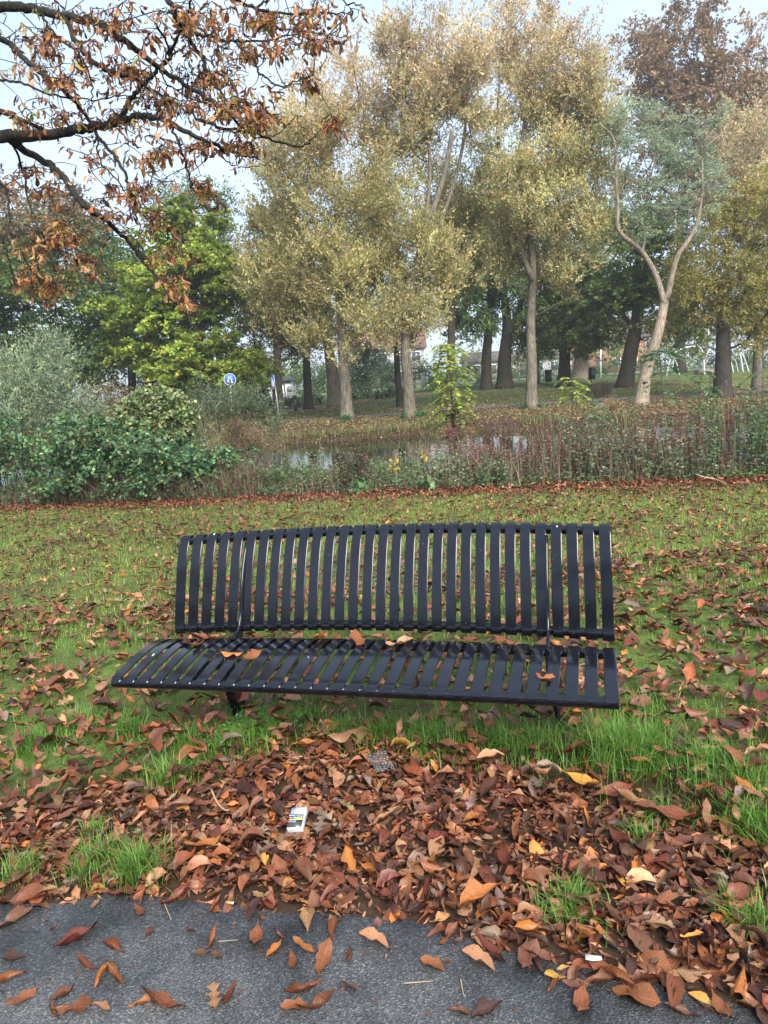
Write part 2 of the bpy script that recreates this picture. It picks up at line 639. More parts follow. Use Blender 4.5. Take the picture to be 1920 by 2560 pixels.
# ================================================================== GROUND, PATH, POND
def build_ground():
    xs = np.concatenate([-np.geomspace(420, 41, 14), np.arange(-40, 40.01, 0.55), np.geomspace(41, 420, 14)])
    ys = np.concatenate([np.arange(-14, 9, 1.0), np.arange(9, 36, 0.28), np.arange(36, 70, 1.0), np.geomspace(71, 900, 26)])
    X, Y = np.meshgrid(xs, ys, indexing='ij')
    Z = gz(X, Y)
    V = np.stack([X, Y, Z], -1).reshape(-1, 3)
    ni, nj = len(xs), len(ys)
    i, j = np.meshgrid(np.arange(ni - 1), np.arange(nj - 1), indexing='ij')
    Q = np.stack([i * nj + j, (i + 1) * nj + j, (i + 1) * nj + j + 1, i * nj + j + 1], -1).reshape(-1, 4)
    # red channel: how much turf grows here
    x, y = V[:, 0], V[:, 1]
    turf = np.full(len(V), 0.55)
    turf = np.where(y < 2.4, 0.0, turf)
    ye = near_edge(x)
    turf = np.where((y > ye - 0.6) & (y < far_edge(x) + 1), 0.12, turf)
    turf = np.where(y >= far_edge(x) + 1, 0.30 + 0.25 * sstep(33, 42, y), turf)
    c = np.stack([turf, turf * 0, turf * 0], -1)
    o = mk('ground', V, Q, M['ground'], col=c, smooth=True)
    tag(o, kind='structure')


build_ground()

# asphalt path at the photographer's feet; its edge is read from the photograph
EDGE = np.array([gpt(*p)[:2] for p in [(-900, 2120), (-350, 2215), (0, 2272), (230, 2245), (430, 2262), (640, 2300), (860, 2312), (1040, 2335),
                                       (1230, 2395), (1420, 2440), (1620, 2480), (1900, 2560), (2300, 2660)]])
EDGE = EDGE[np.argsort(EDGE[:, 0])]


def path_edge_y(x):
    x = np.asarray(x, float)
    base = np.interp(x, EDGE[:, 0], EDGE[:, 1])
    lo = EDGE[0, 1] - (x - EDGE[0, 0]) * 0.14
    hi = EDGE[-1, 1] - (x - EDGE[-1, 0]) * 0.14
    base = np.where(x < EDGE[0, 0], lo, np.where(x > EDGE[-1, 0], hi, base))
    return base + 0.025 * (vnoise(x, x * 0, 0.12, 3) - 0.5) + 0.05 * (vnoise(x, x * 0, 0.4, 5) - 0.5)


def build_path():
    xs = np.concatenate([np.arange(-16, -2, 0.5), np.arange(-2, 2, 0.02), np.arange(2, 16, 0.5)])
    ey = path_edge_y(xs)
    rows = []
    for k, f in enumerate(np.linspace(0, 1, 8)):
        y = ey - f * 4.0 * (1 if k else 0)
        z = gz(xs, y) + 0.009
        rows.append(np.stack([xs, y, z], -1))
    skirt = rows[0].copy()
    skirt[:, 1] += 0.012
    skirt[:, 2] -= 0.03
    rows = [skirt] + rows
    V = np.stack(rows, 0)
    nr, nx = V.shape[:2]
    i, j = np.meshgrid(np.arange(nr - 1), np.arange(nx - 1), indexing='ij')
    Q = np.stack([i * nx + j, (i + 1) * nx + j, (i + 1) * nx + j + 1, i * nx + j + 1], -1).reshape(-1, 4)
    tag(mk('path', V.reshape(-1, 3), Q, M['asphalt'], smooth=False), kind='structure')


build_path()


def build_water():
    xs = np.linspace(-60, 60, 121)
    n, f = near_edge(xs) + 1.2, far_edge(xs) + 0.4
    V, Q = [], []
    for k in range(len(xs)):
        V += [(xs[k], n[k], WATER_Z), (xs[k], f[k], WATER_Z)]
    for k in range(len(xs) - 1):
        Q.append((2 * k, 2 * k + 2, 2 * k + 3, 2 * k + 1))
    tag(mk('pond_water', np.array(V), np.array(Q), M['water']), kind='structure')


build_water()


# far footpath beyond the pond, and the leaf-covered branch of it
def strip(name, pts, width, mat, lift=0.012):
    P = smooth_path(pts, 60)
    T = np.gradient(P[:, :2], axis=0)
    T /= np.linalg.norm(T, axis=1)[:, None]
    N = np.stack([-T[:, 1], T[:, 0]], -1)
    V = []
    for s in (-0.5, -0.17, 0.17, 0.5):
        q = P[:, :2] + N * width * s
        V.append(np.stack([q[:, 0], q[:, 1], gz(q[:, 0], q[:, 1]) + lift], -1))
    V = np.stack(V, 1)
    n = len(P)
    i, j = np.meshgrid(np.arange(n - 1), np.arange(3), indexing='ij')
    Q = np.stack([i * 4 + j, i * 4 + j + 1, (i + 1) * 4 + j + 1, (i + 1) * 4 + j], -1).reshape(-1, 4)
    return tag(mk(name, V.reshape(-1, 3), Q, mat), kind='structure')


M['fpath'] = plain('far_path_asphalt', (0.075, 0.072, 0.078), 0.7, scale=3.0)
M['redpath'] = plain('path_under_red_brown_leaves', (0.16, 0.075, 0.045), 0.8, var=0.45, scale=6.0)
M['road'] = plain('pale_road', (0.30, 0.30, 0.31), 0.7, scale=1.0)
strip('footpath', [(-16, 34.5), (-9, 35.2), (-4.5, 35.6), (0, 35.8), (6, 37.0), (14, 37.4), (30, 37)], 1.5, M['fpath'])
strip('leafy_path', [(-9.0, 36.2), (-8.0, 41), (-6.4, 46), (-2.5, 50.5), (4, 54)], 2.0, M['redpath'], 0.018)
strip('road', [(-60, 98), (-10, 94), (20, 92), (70, 92)], 7.0, M['road'], 0.02)

# ================================================================== PARK BENCH
bench = empty('park_bench', (BX, BY, 0))
bench.rotation_euler = (Matrix.Rotation(-BPSI, 3, 'Z') @ Matrix.Rotation(-BTILT, 3, 'Y')).to_euler()
tag(bench, 'black slatted metal park bench with curved backrest standing on the lawn', 'bench')
NS = 31
PITCHS = (BL - 0.049) / (NS - 1)


def sag(u, s):
    return s * (1 - (2 * u / BL) ** 2)


def profile_strip(prof, width, thick, us, sags, round_front=False):
    """a flat bar following a (v,z) profile; sags gives the plan curvature at each profile point"""
    P = smooth_path(np.array([(p[0], p[1], 0) for p in prof]), 26)[:, :2]
    S = np.interp(np.linspace(0, 1, 26), np.linspace(0, 1, len(sags)), sags)
    T = np.gradient(P, axis=0)
    T /= np.linalg.norm(T, axis=1)[:, None]
    N = np.stack([-T[:, 1], T[:, 0]], -1)
    w = np.full(26, width)
    if round_front:
        w[:4] = width * np.array((0.42, 0.78, 0.94, 0.99))
    sec = [(-0.5, -0.5), (-0.5, 0.2), (-0.44, 0.5), (0.44, 0.5), (0.5, 0.2), (0.5, -0.5)]
    V = []
    for k in range(26):
        for a, b in sec:
            u = us + a * w[k]
            v = P[k, 0] + N[k, 0] * b * thick + sag(u, S[k])
            V.append((u, v, P[k, 1] + N[k, 1] * b * thick))
    ns = len(sec)
    Q = [(k * ns + s, k * ns + (s + 1) % ns, (k + 1) * ns + (s + 1) % ns, (k + 1) * ns + s) for k in range(25) for s in range(ns)]
    mb = MB().add(V, Q)
    b0 = np.arange(ns)
    mb.T.append(np.array([(0, i + 1, i) for i in range(1, ns - 1)]))
    e = 25 * ns
    mb.T.append(np.array([(e, e + i, e + i + 1) for i in range(1, ns - 1)]))
    return mb


SEATP = [(-0.0195, 0.356), (-0.0145, 0.366), (0.003, 0.377), (0.04, 0.387), (0.12, 0.404), (0.21, 0.418), (0.29, 0.422), (0.36, 0.417), (0.402, 0.405), (0.424, 0.388)]
SEATS = [0.012, 0.012, 0.012, 0.015, 0.022, 0.03, 0.037, 0.044, 0.05, 0.05]
BACKP = [(0.534, 0.391), (0.518, 0.395), (0.512, 0.412), (0.520, 0.45), (0.545, 0.54), (0.574, 0.63), (0.606, 0.725), (0.638, 0.802), (0.667, 0.850), (0.690, 0.866), (0.708, 0.862), (0.716, 0.848)]
BACKS = [0.095, 0.095, 0.095, 0.099, 0.108, 0.12, 0.132, 0.144, 0.152, 0.155, 0.155, 0.155]
for k in range(NS):
    u = -BL / 2 + 0.0245 + k * PITCHS
    profile_strip(SEATP, 0.049, 0.006, u, SEATS, True).build('seat_slat', M['black'], bench, smooth=False)
for k in range(NS):
    u = -BL / 2 + 0.0245 + k * PITCHS
    profile_strip(BACKP, 0.049, 0.006, u, BACKS).build('back_slat', M['black'], bench, smooth=False)
for ob in bench.children:
    me = ob.data
    me.polygons.foreach_set('use_smooth', np.ones(len(me.polygons), bool))
    me.set_sharp_from_angle(angle=math.radians(22))


def rail(name, v, z, r, s, ext=0.0):
    uu = np.linspace(-BL / 2 - ext, BL / 2 + ext, 25)
    pts = np.stack([uu, v + sag(uu, s), np.full(25, z)], -1)
    return MB().tube(pts, r, 14).build(name, M['black'], bench, smooth=True)


for nm, a in (('front_rail', (0.006, 0.3505, 0.0225, 0.012)), ('rear_rail', (0.398, 0.3795, 0.0215, 0.05)),
              ('lower_back_rail', (0.541, 0.416, 0.0215, 0.096)), ('upper_back_rail', (0.693, 0.838, 0.0215, 0.155))):
    o = rail(nm, *a)
    o.data.set_sharp_from_angle(angle=math.radians(60))


def leg(u0, lean):
    prof = [(0.43, -0.06), (0.405, 0.05), (0.372, 0.14), (0.352, 0.22), (0.372, 0.31), (0.43, 0.36), (0.50, 0.395), (0.548, 0.46), (0.585, 0.58), (0.635, 0.70), (0.70, 0.815)]
    wid = [0.12, 0.11, 0.105, 0.105, 0.10, 0.075, 0.06, 0.05, 0.045, 0.04, 0.035]
    P = smooth_path(np.array([(a, b, c) for (a, b), c in zip(prof, wid)]), 30)
    T = np.gradient(P[:, :2], axis=0)
    T /= np.linalg.norm(T, axis=1)[:, None]
    N = np.stack([-T[:, 1], T[:, 0]], -1)
    V = []
    for k in range(30):
        du = lean * max(0, 0.33 - P[k, 1]) / 0.33
        for a, b in ((-0.006, -0.5), (-0.006, 0.5), (0.006, 0.5), (0.006, -0.5)):
            V.append((u0 + a + du, P[k, 0] + N[k, 0] * b * P[k, 2] + sag(u0, 0.06), P[k, 1] + N[k, 1] * b * P[k, 2]))
    Q = [(k * 4 + s, k * 4 + (s + 1) % 4, (k + 1) * 4 + (s + 1) % 4, (k + 1) * 4 + s) for k in range(29) for s in range(4)]
    Q += [(0, 3, 2, 1), (116, 117, 118, 119)]
    o = MB().add(V, Q).build('leg', M['black'], bench)
    # bracket that carries the seat from the leg to the front rail
    pr = [(0.36, 0.27), (0.26, 0.335), (0.16, 0.352), (0.02, 0.345)]
    W2 = [0.07, 0.05, 0.035, 0.03]
    Pb = smooth_path(np.array([(a, b, c) for (a, b), c in zip(pr, W2)]), 14)
    Vb = []
    for k in range(14):
        for a, b in ((-0.0057, -0.5), (-0.0057, 0.5), (0.0057, 0.5), (0.0057, -0.5)):
            Vb.append((u0 + a + lean * (1 - k / 40), Pb[k, 0] + sag(u0, 0.03), Pb[k, 1] + b * Pb[k, 2]))
    Qb = [(k * 4 + s, k * 4 + (s + 1) % 4, (k + 1) * 4 + (s + 1) % 4, (k + 1) * 4 + s) for k in range(13) for s in range(4)]
    Qb += [(0, 3, 2, 1), (52, 53, 54, 55)]
    MB().add(Vb, Qb).build('seat_bracket', M['black'], bench)


leg((5.1 / 31 - 0.5) * BL, 0.0)
leg((27.0 / 31 - 0.5) * BL, 0.055)

# water beads left on the seat and back
M['drop'] = None
md, ntd, bd = new_mat('water_beads')
bd.inputs['Base Color'].default_value = (0.02, 0.022, 0.03, 1)
bd.inputs['Roughness'].default_value = 0.05
bd.inputs['IOR'].default_value = 1.4
PS = smooth_path(np.array([(p[0], p[1], 0) for p in SEATP]), 60)[:, :2]
PB_ = smooth_path(np.array([(p[0], p[1], 0) for p in BACKP]), 60)[:, :2]
mb = MB()
for q in range(620):
    k = int(rng.integers(4, NS - 1))
    seat = q < 480
    u = -BL / 2 + 0.0245 + k * PITCHS + rng.uniform(-0.021, 0.021)
    if seat:
        i = int(rng.integers(22, 52))
        p, sg = PS[i], np.interp(i / 59, np.linspace(0, 1, len(SEATS)), SEATS)
        t = PS[i + 1] - PS[i - 1]
    else:
        i = int(rng.integers(10, 45))
        p, sg = PB_[i], np.interp(i / 59, np.linspace(0, 1, len(BACKS)), BACKS)
        t = PB_[i + 1] - PB_[i - 1]
    t = t / np.linalg.norm(t)
    n = np.array((-t[1], t[0]))
    r = rng.uniform(0.0012, 0.0034)
    c = np.array((u, p[0] + n[0] * 0.0031 + sag(u, sg), p[1] + n[1] * 0.0031))
    e1, e2, e3 = np.array((1, 0, 0)), np.array((0, t[0], t[1])), np.array((0, n[0], n[1]))
    V = [c + e3 * r * 0.55] + [c + r * (math.cos(a) * e1 * rng.uniform(0.8, 1.3) + math.sin(a) * e2 * rng.uniform(0.8, 1.3)) for a in np.arange(6) * math.pi / 3]
    mb.add(V, None, [(0, 1 + s, 1 + (s + 1) % 6) for s in range(6)])
o = mb.build('water_drops', md, bench, smooth=True)
o['kind'] = 'stuff'


mdrop, ntq, bq = new_mat('dried_bird_dropping')
bq.inputs['Base Color'].default_value = (0.62, 0.63, 0.60, 1)
bq.inputs['Roughness'].default_value = 0.8
for k, i, ln, seat in ((2, 47, 0.020, False), (27, 44, 0.009, False), (12, 30, 0.008, True), (1, 30, 0.024, True)):
    PP, SS = (PS, SEATS) if seat else (PB_, BACKS)
    u = -BL / 2 + 0.0245 + k * PITCHS + 0.004
    p, t = PP[i], PP[i + 1] - PP[i - 1]
    t = t / np.linalg.norm(t)
    n_ = np.array((-t[1], t[0]))
    c = np.array((u, p[0] + n_[0] * 0.0034 + sag(u, np.interp(i / 59, np.linspace(0, 1, len(SS)), SS)), p[1] + n_[1] * 0.0034))
    e1, e2, e3 = np.array((1.0, 0, 0)), np.array((0, t[0], t[1])), np.array((0, n_[0], n_[1]))
    rim = [c + e2 * math.sin(a) * ln * 0.5 * rng.uniform(0.8, 1.1) + e1 * math.cos(a) * 0.0035 * rng.uniform(0.6, 1.4) for a in np.arange(10) * math.pi / 5]
    MB().add([c + e3 * 0.0008] + rim, None, [(0, 1 + q, 1 + (q + 1) % 10) for q in range(10)]).build('bird_dropping', mdrop, bench, smooth=True)


def bench_to_world(u, v, z):
    m = bench.rotation_euler.to_matrix()
    return np.array(m @ Vector((u, v, z)) + Vector((BX, BY, 0)))


# ================================================================== LEAF SHAPES
PAL = {
    'russet': (0.165, 0.058, 0.027), 'dark brown': (0.060, 0.026, 0.018), 'orange': (0.36, 0.135, 0.034),
    'tan': (0.285, 0.150, 0.082), 'red brown': (0.135, 0.038, 0.023), 'yellow': (0.44, 0.24, 0.05), 'mid brown': (0.125, 0.054, 0.031),
    'copper': (0.225, 0.082, 0.033), 'grey brown': (0.21, 0.155, 0.12),
}
PAL_W = {'russet': 22, 'dark brown': 18, 'orange': 4, 'tan': 17, 'red brown': 11, 'yellow': 1, 'mid brown': 22, 'copper': 12, 'grey brown': 4}


def leaf_shape(seed, nl=9, nw=2, kind='chestnut', curl=1.0):
    """a unit-length leaf blade, base at the origin, tip along +X, curled like a dry leaf"""
    r = np.random.default_rng(seed)
    t = np.linspace(0, 1, nl)
    if kind == 'chestnut':
        w = 0.19 * np.sin(math.pi * t ** 1.35) ** 0.85 * (1 + 0.05 * np.cos(np.arange(nl) * math.pi))
    elif kind == 'oval':
        w = 0.30 * np.sin(math.pi * t ** 0.95) ** 0.75
    else:   # oak: lobed
        w = (0.17 + 0.10 * np.cos(t * math.pi * 7)) * np.sin(math.pi * t ** 1.2) ** 0.6 + 0.01
    w[0] = 0.012
    w[-1] = 0.004
    w = w * r.uniform(0.85, 1.2)
    s = np.linspace(-1, 1, 2 * nw + 1)
    wl, wr = w * r.uniform(0.72, 1.2, nl), w * r.uniform(0.72, 1.2, nl)
    bend = r.uniform(-1.2, 2.1) * curl
    fold = r.uniform(0.15, 1.6) * curl * (1 if r.random() < 0.8 else -0.7)
    roll_ = r.uniform(-0.7, 0.7) * curl
    side = r.uniform(-0.35, 0.35)
    ph = r.uniform(0, 6, 4)
    V, UV = [], []
    ang = 0.0
    x = z = y = 0.0
    for i in range(nl):
        if i:
            st = t[i] - t[i - 1]
            ang = bend * (t[i] - 0.4)
            x += st * math.cos(ang)
            z += st * math.sin(ang)
            y += st * side * (t[i] - 0.5)
        tw = roll_ * (t[i] - 0.3)
        for q in s:
            d = q * (wl[i] if q < 0 else wr[i])
            a = fold * abs(q) + tw * q
            dy, dz = d * math.cos(fold * abs(q) * 0.8), abs(d) * math.sin(fold * abs(q) * 0.8) + d * math.sin(tw)
            dz += 0.04 * curl * math.sin(9 * t[i] + ph[0] + 2 * q) * abs(q) + 0.022 * math.sin(17 * t[i] + ph[1]) * q * q + 0.018 * curl * math.sin(13 * t[i] + 5 * q + ph[2])
            dz += r.normal(0, 0.011) * curl
            dy += r.normal(0, 0.008) * curl
            V.append((x - math.sin(ang) * dz, y + dy, z + math.cos(ang) * dz))
            UV.append((t[i], 0.5 + 0.5 * q))
    m = 2 * nw + 1
    Q = [(i * m + j, (i + 1) * m + j, (i + 1) * m + j + 1, i * m + j + 1) for i in range(nl - 1) for j in range(m - 1)]
    V = np.array(V)
    V[:, 2] -= V[:, 2].min()
    V[:, 0] -= 0.5
    return V, np.array(Q), np.array(UV)


SHAPES = [leaf_shape(100 + k) for k in range(22)] + [leaf_shape(200 + k, 8, 1, 'oval', 0.8) for k in range(5)] + [leaf_shape(300 + k, 15, 1, 'oak', 0.5) for k in range(3)]
MIDS = [leaf_shape(100 + k, 7, 1) for k in range(22)] + [leaf_shape(200 + k, 6, 1, 'oval', 0.8) for k in range(5)] + [leaf_shape(300 + k, 15, 1, 'oak', 0.5) for k in range(3)]
LOWS = [leaf_shape(400 + k, 5, 1) for k in range(16)]


def leaf_matrix(p, yaw, tilt, tdir, size):
    return Matrix.Translation(Vector(p)) @ Matrix.Rotation(tdir, 4, 'Z') @ Matrix.Rotation(tilt, 4, 'X') @ Matrix.Rotation(yaw - tdir, 4, 'Z') @ Matrix.Scale(size, 4)


def bed_top(px):
    """upper border (photo row) of the deep leaf drift in front of the bench"""
    return np.interp(px, [-400, 0, 150, 300, 420, 520, 640, 760, 900, 1000, 1120, 1250, 1370, 1460, 1560, 1700, 1820, 1919, 2300],
                     [2010, 2040, 2030, 1985, 2000, 1940, 1900, 1860, 1835, 1905, 1925, 1950, 1990, 1985, 2015, 2040, 2100, 2160, 2200])


CURL_MED = float(np.median([np.ptp(v[0][:, 2]) for v in SHAPES]))
FLAT = list(np.argsort([np.ptp(v[0][:, 2]) for v in SHAPES[:22]])[:9])
LEAVES = []     # (shape index, matrix, palette name, place)
names = list(PAL_W)
wts = np.array([PAL_W[n] for n in names], float)
wts /= wts.sum()


def put_leaf(x, y, zoff, size, place, tilt=None, pal=None, shape=None, yaw=None):
    shape = int(rng.choice(len(SHAPES), p=SHW)) if shape is None else shape
    pal = names[int(rng.choice(len(names), p=wts))] if pal is None else pal
    if shape >= 27 and pal in ('orange', 'yellow', 'copper', 'red brown'):
        pal = 'tan'
    tilt = abs(rng.normal(0, 0.22)) if tilt is None else tilt
    z = float(gz(x, y)) + zoff
    LEAVES.append((shape, leaf_matrix((x, y, z), rng.uniform(0, 6.283) if yaw is None else yaw, tilt, rng.uniform(0, 6.283), size), pal, place))


SHW = np.array([1.0] * 22 + [1.3] * 5 + [0.7] * 3)
SHW /= SHW.sum()

# leaves seen one by one on the asphalt: photo pixel of the centre, length in pixels, colour
ON_PATH = [(30, 2325, 120, 'mid brown'), (195, 2370, 115, 'red brown'), (138, 2360, 45, 'mid brown'), (283, 2390, 75, 'russet'), (376, 2356, 45, 'mid brown'),
           (40, 2420, 60, 'dark brown'), (220, 2440, 80, 'russet'), (290, 2465, 90, 'copper'), (262, 2480, 70, 'orange'), (20, 2500, 90, 'copper'), (60, 2530, 80, 'russet'),
           (160, 2520, 80, 'mid brown'), (190, 2545, 100, 'copper'), (140, 2552, 60, 'russet'), (255, 2545, 60, 'tan'), (405, 2520, 120, 'copper'), (360, 2550, 60, 'orange'),
           (530, 2365, 75, 'copper'), (505, 2430, 45, 'mid brown'), (545, 2430, 40, 'mid brown'), (540, 2520, 80, 'copper'), (580, 2535, 85, 'russet'), (640, 2360, 85, 'russet'), (700, 2362, 45, 'mid brown'),
           (648, 2395, 25, 'copper'), (690, 2408, 68, 'orange'), (763, 2405, 70, 'orange'), (735, 2440, 65, 'copper'), (815, 2445, 95, 'copper'), (770, 2335, 90, 'tan'), (835, 2345, 75, 'copper'),
           (875, 2420, 75, 'mid brown'), (935, 2392, 85, 'tan'), (760, 2520, 100, 'russet'), (800, 2545, 110, 'mid brown'), (740, 2550, 70, 'copper'), (880, 2515, 55, 'dark brown'),
           (970, 2385, 40, 'tan'), (1125, 2375, 75, 'russet'), (1083, 2455, 65, 'copper'), (1120, 2432, 45, 'copper'), (1220, 2385, 80, 'red brown'), (1260, 2400, 95, 'russet'), (1195, 2440, 95, 'tan'),
           (1240, 2420, 70, 'dark brown'), (1310, 2415, 95, 'mid brown'), (1430, 2415, 85, 'copper'), (1385, 2505, 50, 'copper'), (1495, 2450, 100, 'russet'), (1540, 2470, 100, 'copper'), (1500, 2490, 90, 'copper'),
           (1560, 2500, 85, 'tan'), (1600, 2470, 95, 'russet'), (1590, 2530, 110, 'copper'), (1440, 2500, 70, 'mid brown'), (1450, 2545, 100, 'russet'), (1660, 2460, 80, 'copper'), (1680, 2520, 100, 'russet'),
           (1740, 2470, 90, 'tan'), (1760, 2410, 90, 'copper'), (1800, 2480, 100, 'copper'), (1850, 2500, 110, 'orange'), (1220, 2545, 90, 'dark brown'), (1150, 2552, 60, 'mid brown'), (1700, 2545, 80, 'mid brown'),
           (1800, 2545, 90, 'russet'), (1640, 2420, 60, 'dark brown'), (1880, 2560, 90, 'copper'), (480, 2365, 30, 'dark brown'), (350, 2290, 60, 'russet'), (450, 2275, 85, 'red brown'), (240, 2275, 30, 'tan')]
for px, py, ln, pal in ON_PATH:
    g = gpt(px, py)
    d = project(g)[2][0]
    put_leaf(g[0], g[1], 0.012, min(0.15, 1.08 * ln * d / FPX), 'path', tilt=abs(rng.normal(0, 0.12)), pal=pal, shape=int(rng.choice(FLAT)) if rng.random() < 0.55 else None)
for q in range(150):     # more on the path beyond the frame
    x = rng.uniform(-6, 6)
    y = rng.uniform(-2.5, 1.2)
    put_leaf(x, y, 0.012, rng.uniform(0.07, 0.15), 'path', tilt=abs(rng.normal(0, 0.12)))

# the drift between path and bench
N = 27000
xs_, ys_ = rng.uniform(-3.4, 3.4, N), rng.uniform(1.4, 3.6, N)
pxs, pys, _ = project(np.stack([xs_, ys_, gz(xs_, ys_)], -1))
for k in range(N):
    e = float(path_edge_y(xs_[k]))
    over = ys_[k] - e
    if over < -0.03 or pys[k] < bed_top(pxs[k]) - 25:
        continue
    thin = 1.0 if over > 0.08 else 0.55
    if rng.random() > thin:
        continue
    sz = rng.uniform(0.045, 0.105) if rng.random() < 0.6 else rng.uniform(0.02, 0.05)
    put_leaf(xs_[k], ys_[k], rng.uniform(0.0, 0.03) * min(1, over * 6 + 0.2), sz, 'drift', tilt=abs(rng.normal(0, 0.24)))

# hand-set eye-catching leaves in the drift
for px, py, ln, pal in [(1445, 1985, 95, 'yellow'), (1535, 2030, 150, 'russet'), (1575, 2040, 90, 'tan'), (665, 2195, 55, 'yellow'), (540, 2195, 50, 'orange'), (1265, 2190, 130, 'red brown'), (1545, 2135, 100, 'red brown'),
                        (880, 2215, 75, 'orange'), (925, 2220, 70, 'orange'), (1205, 2285, 110, 'orange'), (770, 1900, 60, 'orange'), (985, 2070, 55, 'tan'), (1230, 1975, 50, 'tan'), (510, 2150, 80, 'orange'),
                        (610, 2000, 85, 'dark brown'), (1225, 2010, 95, 'dark brown'), (865, 1880, 90, 'tan'), (305, 1965, 80, 'copper'), (450, 2050, 75, 'mid brown'), (1670, 2090, 130, 'russet'), (1800, 2060, 110, 'copper')]:
    g = gpt(px, py)
    d = project(g)[2][0]
    put_leaf(g[0], g[1], 0.05, min(0.18, 1.2 * ln * d / FPX), 'drift', tilt=0.15, pal=pal, shape=int(rng.choice(FLAT)))
for px, py in [(810, 2095), (805, 2110), (1340, 2010), (1180, 2055)]:
    g = gpt(px, py)
    put_leaf(g[0], g[1], 0.055, 0.09, 'drift', tilt=0.1, pal='grey brown', shape=int(rng.integers(27, 30)))

# leaves in the grass around and behind the bench
N = 9500
xs_, ys_ = rng.uniform(-4.5, 4.5, N), rng.uniform(2.0, 5.6, N)
pxs, pys, _ = project(np.stack([xs_, ys_, gz(xs_, ys_)], -1))
dn = 0.5 + 0.55 * (vnoise(xs_, ys_, 0.55, 11) * 0.5 + vnoise(xs_, ys_, 0.2, 12) * 0.5 - 0.5)
for k in range(N):
    if pys[k] > bed_top(pxs[k]) or pxs[k] < -1000 or pxs[k] > 3000:
        continue
    p = 0.46 + 1.15 * (dn[k] - 0.34) + (0.30 if ys_[k] < 3.3 else 0.08)
    if xs_[k] > 0.6:
        p += 0.2
    p -= 0.28 * float(sstep(3.6, 5.2, ys_[k]))
    if rng.random() < p:
        put_leaf(xs_[k], ys_[k], rng.uniform(0.02, 0.085) if ys_[k] < 3.4 else rng.uniform(0.015, 0.055), rng.uniform(0.05, 0.125), 'grass', tilt=abs(rng.normal(0, 0.3)))

# leaves caught on the bench: photo pixel, seat depth v, size
BENCH_LEAVES = [(-0.84, 0.355, 0.144, 'red brown', 'long reddish brown leaf lying along the rear left end of the bench seat'),
                (-0.885, 0.30, 0.102, 'dark brown', 'dark brown folded leaf on the leftmost seat slats of the bench'),
                (-0.80, 0.25, 0.108, 'copper', 'copper leaf with raised tip on the third seat slat of the bench'),
                (-0.575, 0.17, 0.102, 'orange', 'small orange brown cupped leaf in the middle of the bench seat'),
                (-0.475, 0.155, 0.120, 'copper', 'upright pointed copper leaf wedged between two bench seat slats'),
                (-0.57, 0.39, 0.120, 'red brown', 'reddish leaf with yellow edge on the rear edge of the bench seat'),
                (-0.23, 0.36, 0.144, 'orange', 'orange brown curled leaf at the rear edge of the bench seat'),
                (-0.03, 0.33, 0.144, 'copper', 'large crumpled copper leaf near the middle of the bench seat'),
                (0.17, 0.31, 0.132, 'tan', 'flat tan leaf lying across the middle seat slats of the bench'),
                (0.46, 0.395, 0.120, 'russet', 'russet leaf hanging over the rear rail of the bench seat'),
                (0.62, 0.40, 0.120, 'copper', 'copper leaf resting flat at the rear of the bench seat'),
                (0.815, 0.07, 0.108, 'copper', 'copper leaf stuck upright between seat slats above the right leg')]


def seat_z(v):
    return float(np.interp(v, [p[0] for p in SEATP], [p[1] for p in SEATP])) + 0.004


_mesh_cache = {}


def leaf_mesh(si, pal):
    key = (si, pal)
    if key not in _mesh_cache:
        V, Q, UV = SHAPES[si]
        c = np.array(PAL[pal]) * np.exp(rng.normal(0, 0.12))
        tip = np.exp(rng.normal(0, 0.2)) * np.exp(rng.normal(0, 0.05, 3))
        g = UV[:, :1]
        C = c * (1 - g) + c * tip * g
        _mesh_cache[key] = mkmesh('leaf_blade', V, Q, M['dead'], col=np.clip(C, 0.004, 0.8), uv=UV, smooth=True)
    return _mesh_cache[key]


for k, (u, v, sz, pal, lab) in enumerate(BENCH_LEAVES):
    p = bench_to_world(u, v + float(sag(u, np.interp(v, [0, 0.4], [0.012, 0.05]))), seat_z(v) + 0.002)
    o = bpy.data.objects.new('fallen_leaf', leaf_mesh(int(rng.choice(FLAT)), pal))
    COL.objects.link(o)
    tl = 0.6 if 'upright' in lab else 0.06
    o.matrix_world = leaf_matrix(p, rng.uniform(0, 6.28), tl, 1.3, sz)
    tag(o, lab, 'leaf', 'leaves caught on the bench')

# the 280 largest in view become objects of their own, the rest one mass
cen = np.array([m.translation[:] for _, m, _, _ in LEAVES])
siz = np.array([m.to_scale()[0] for _, m, _, _ in LEAVES])
ppx, ppy, dd = project(cen)
inview = (ppx > 10) & (ppx < 1910) & (ppy > 1000) & (ppy < 2550) & (dd > 0)
place_w = np.array([{'path': 1.6, 'drift': 1.0 + 0.0, 'grass': 1.0}[l[3]] for l in LEAVES])
zl = cen[:, 2] - gz(cen[:, 0], cen[:, 1])
score = np.where(inview, siz / np.maximum(dd, 0.1) * place_w * (1 + 6 * np.clip(zl, 0, 0.05)), -1)
order = np.argsort(-score)
single = set(order[:280].tolist())
PLACE = {'path': ('lying on the grey asphalt path', 'fallen leaves on the asphalt'),
         'drift': ('on top of the leaf drift before the bench', 'fallen leaves in the drift'),
         'grass': ('lying in the grass around the bench', 'fallen leaves in the grass')}
VV, QQ, CC, UU, off = [], [], [], [], 0
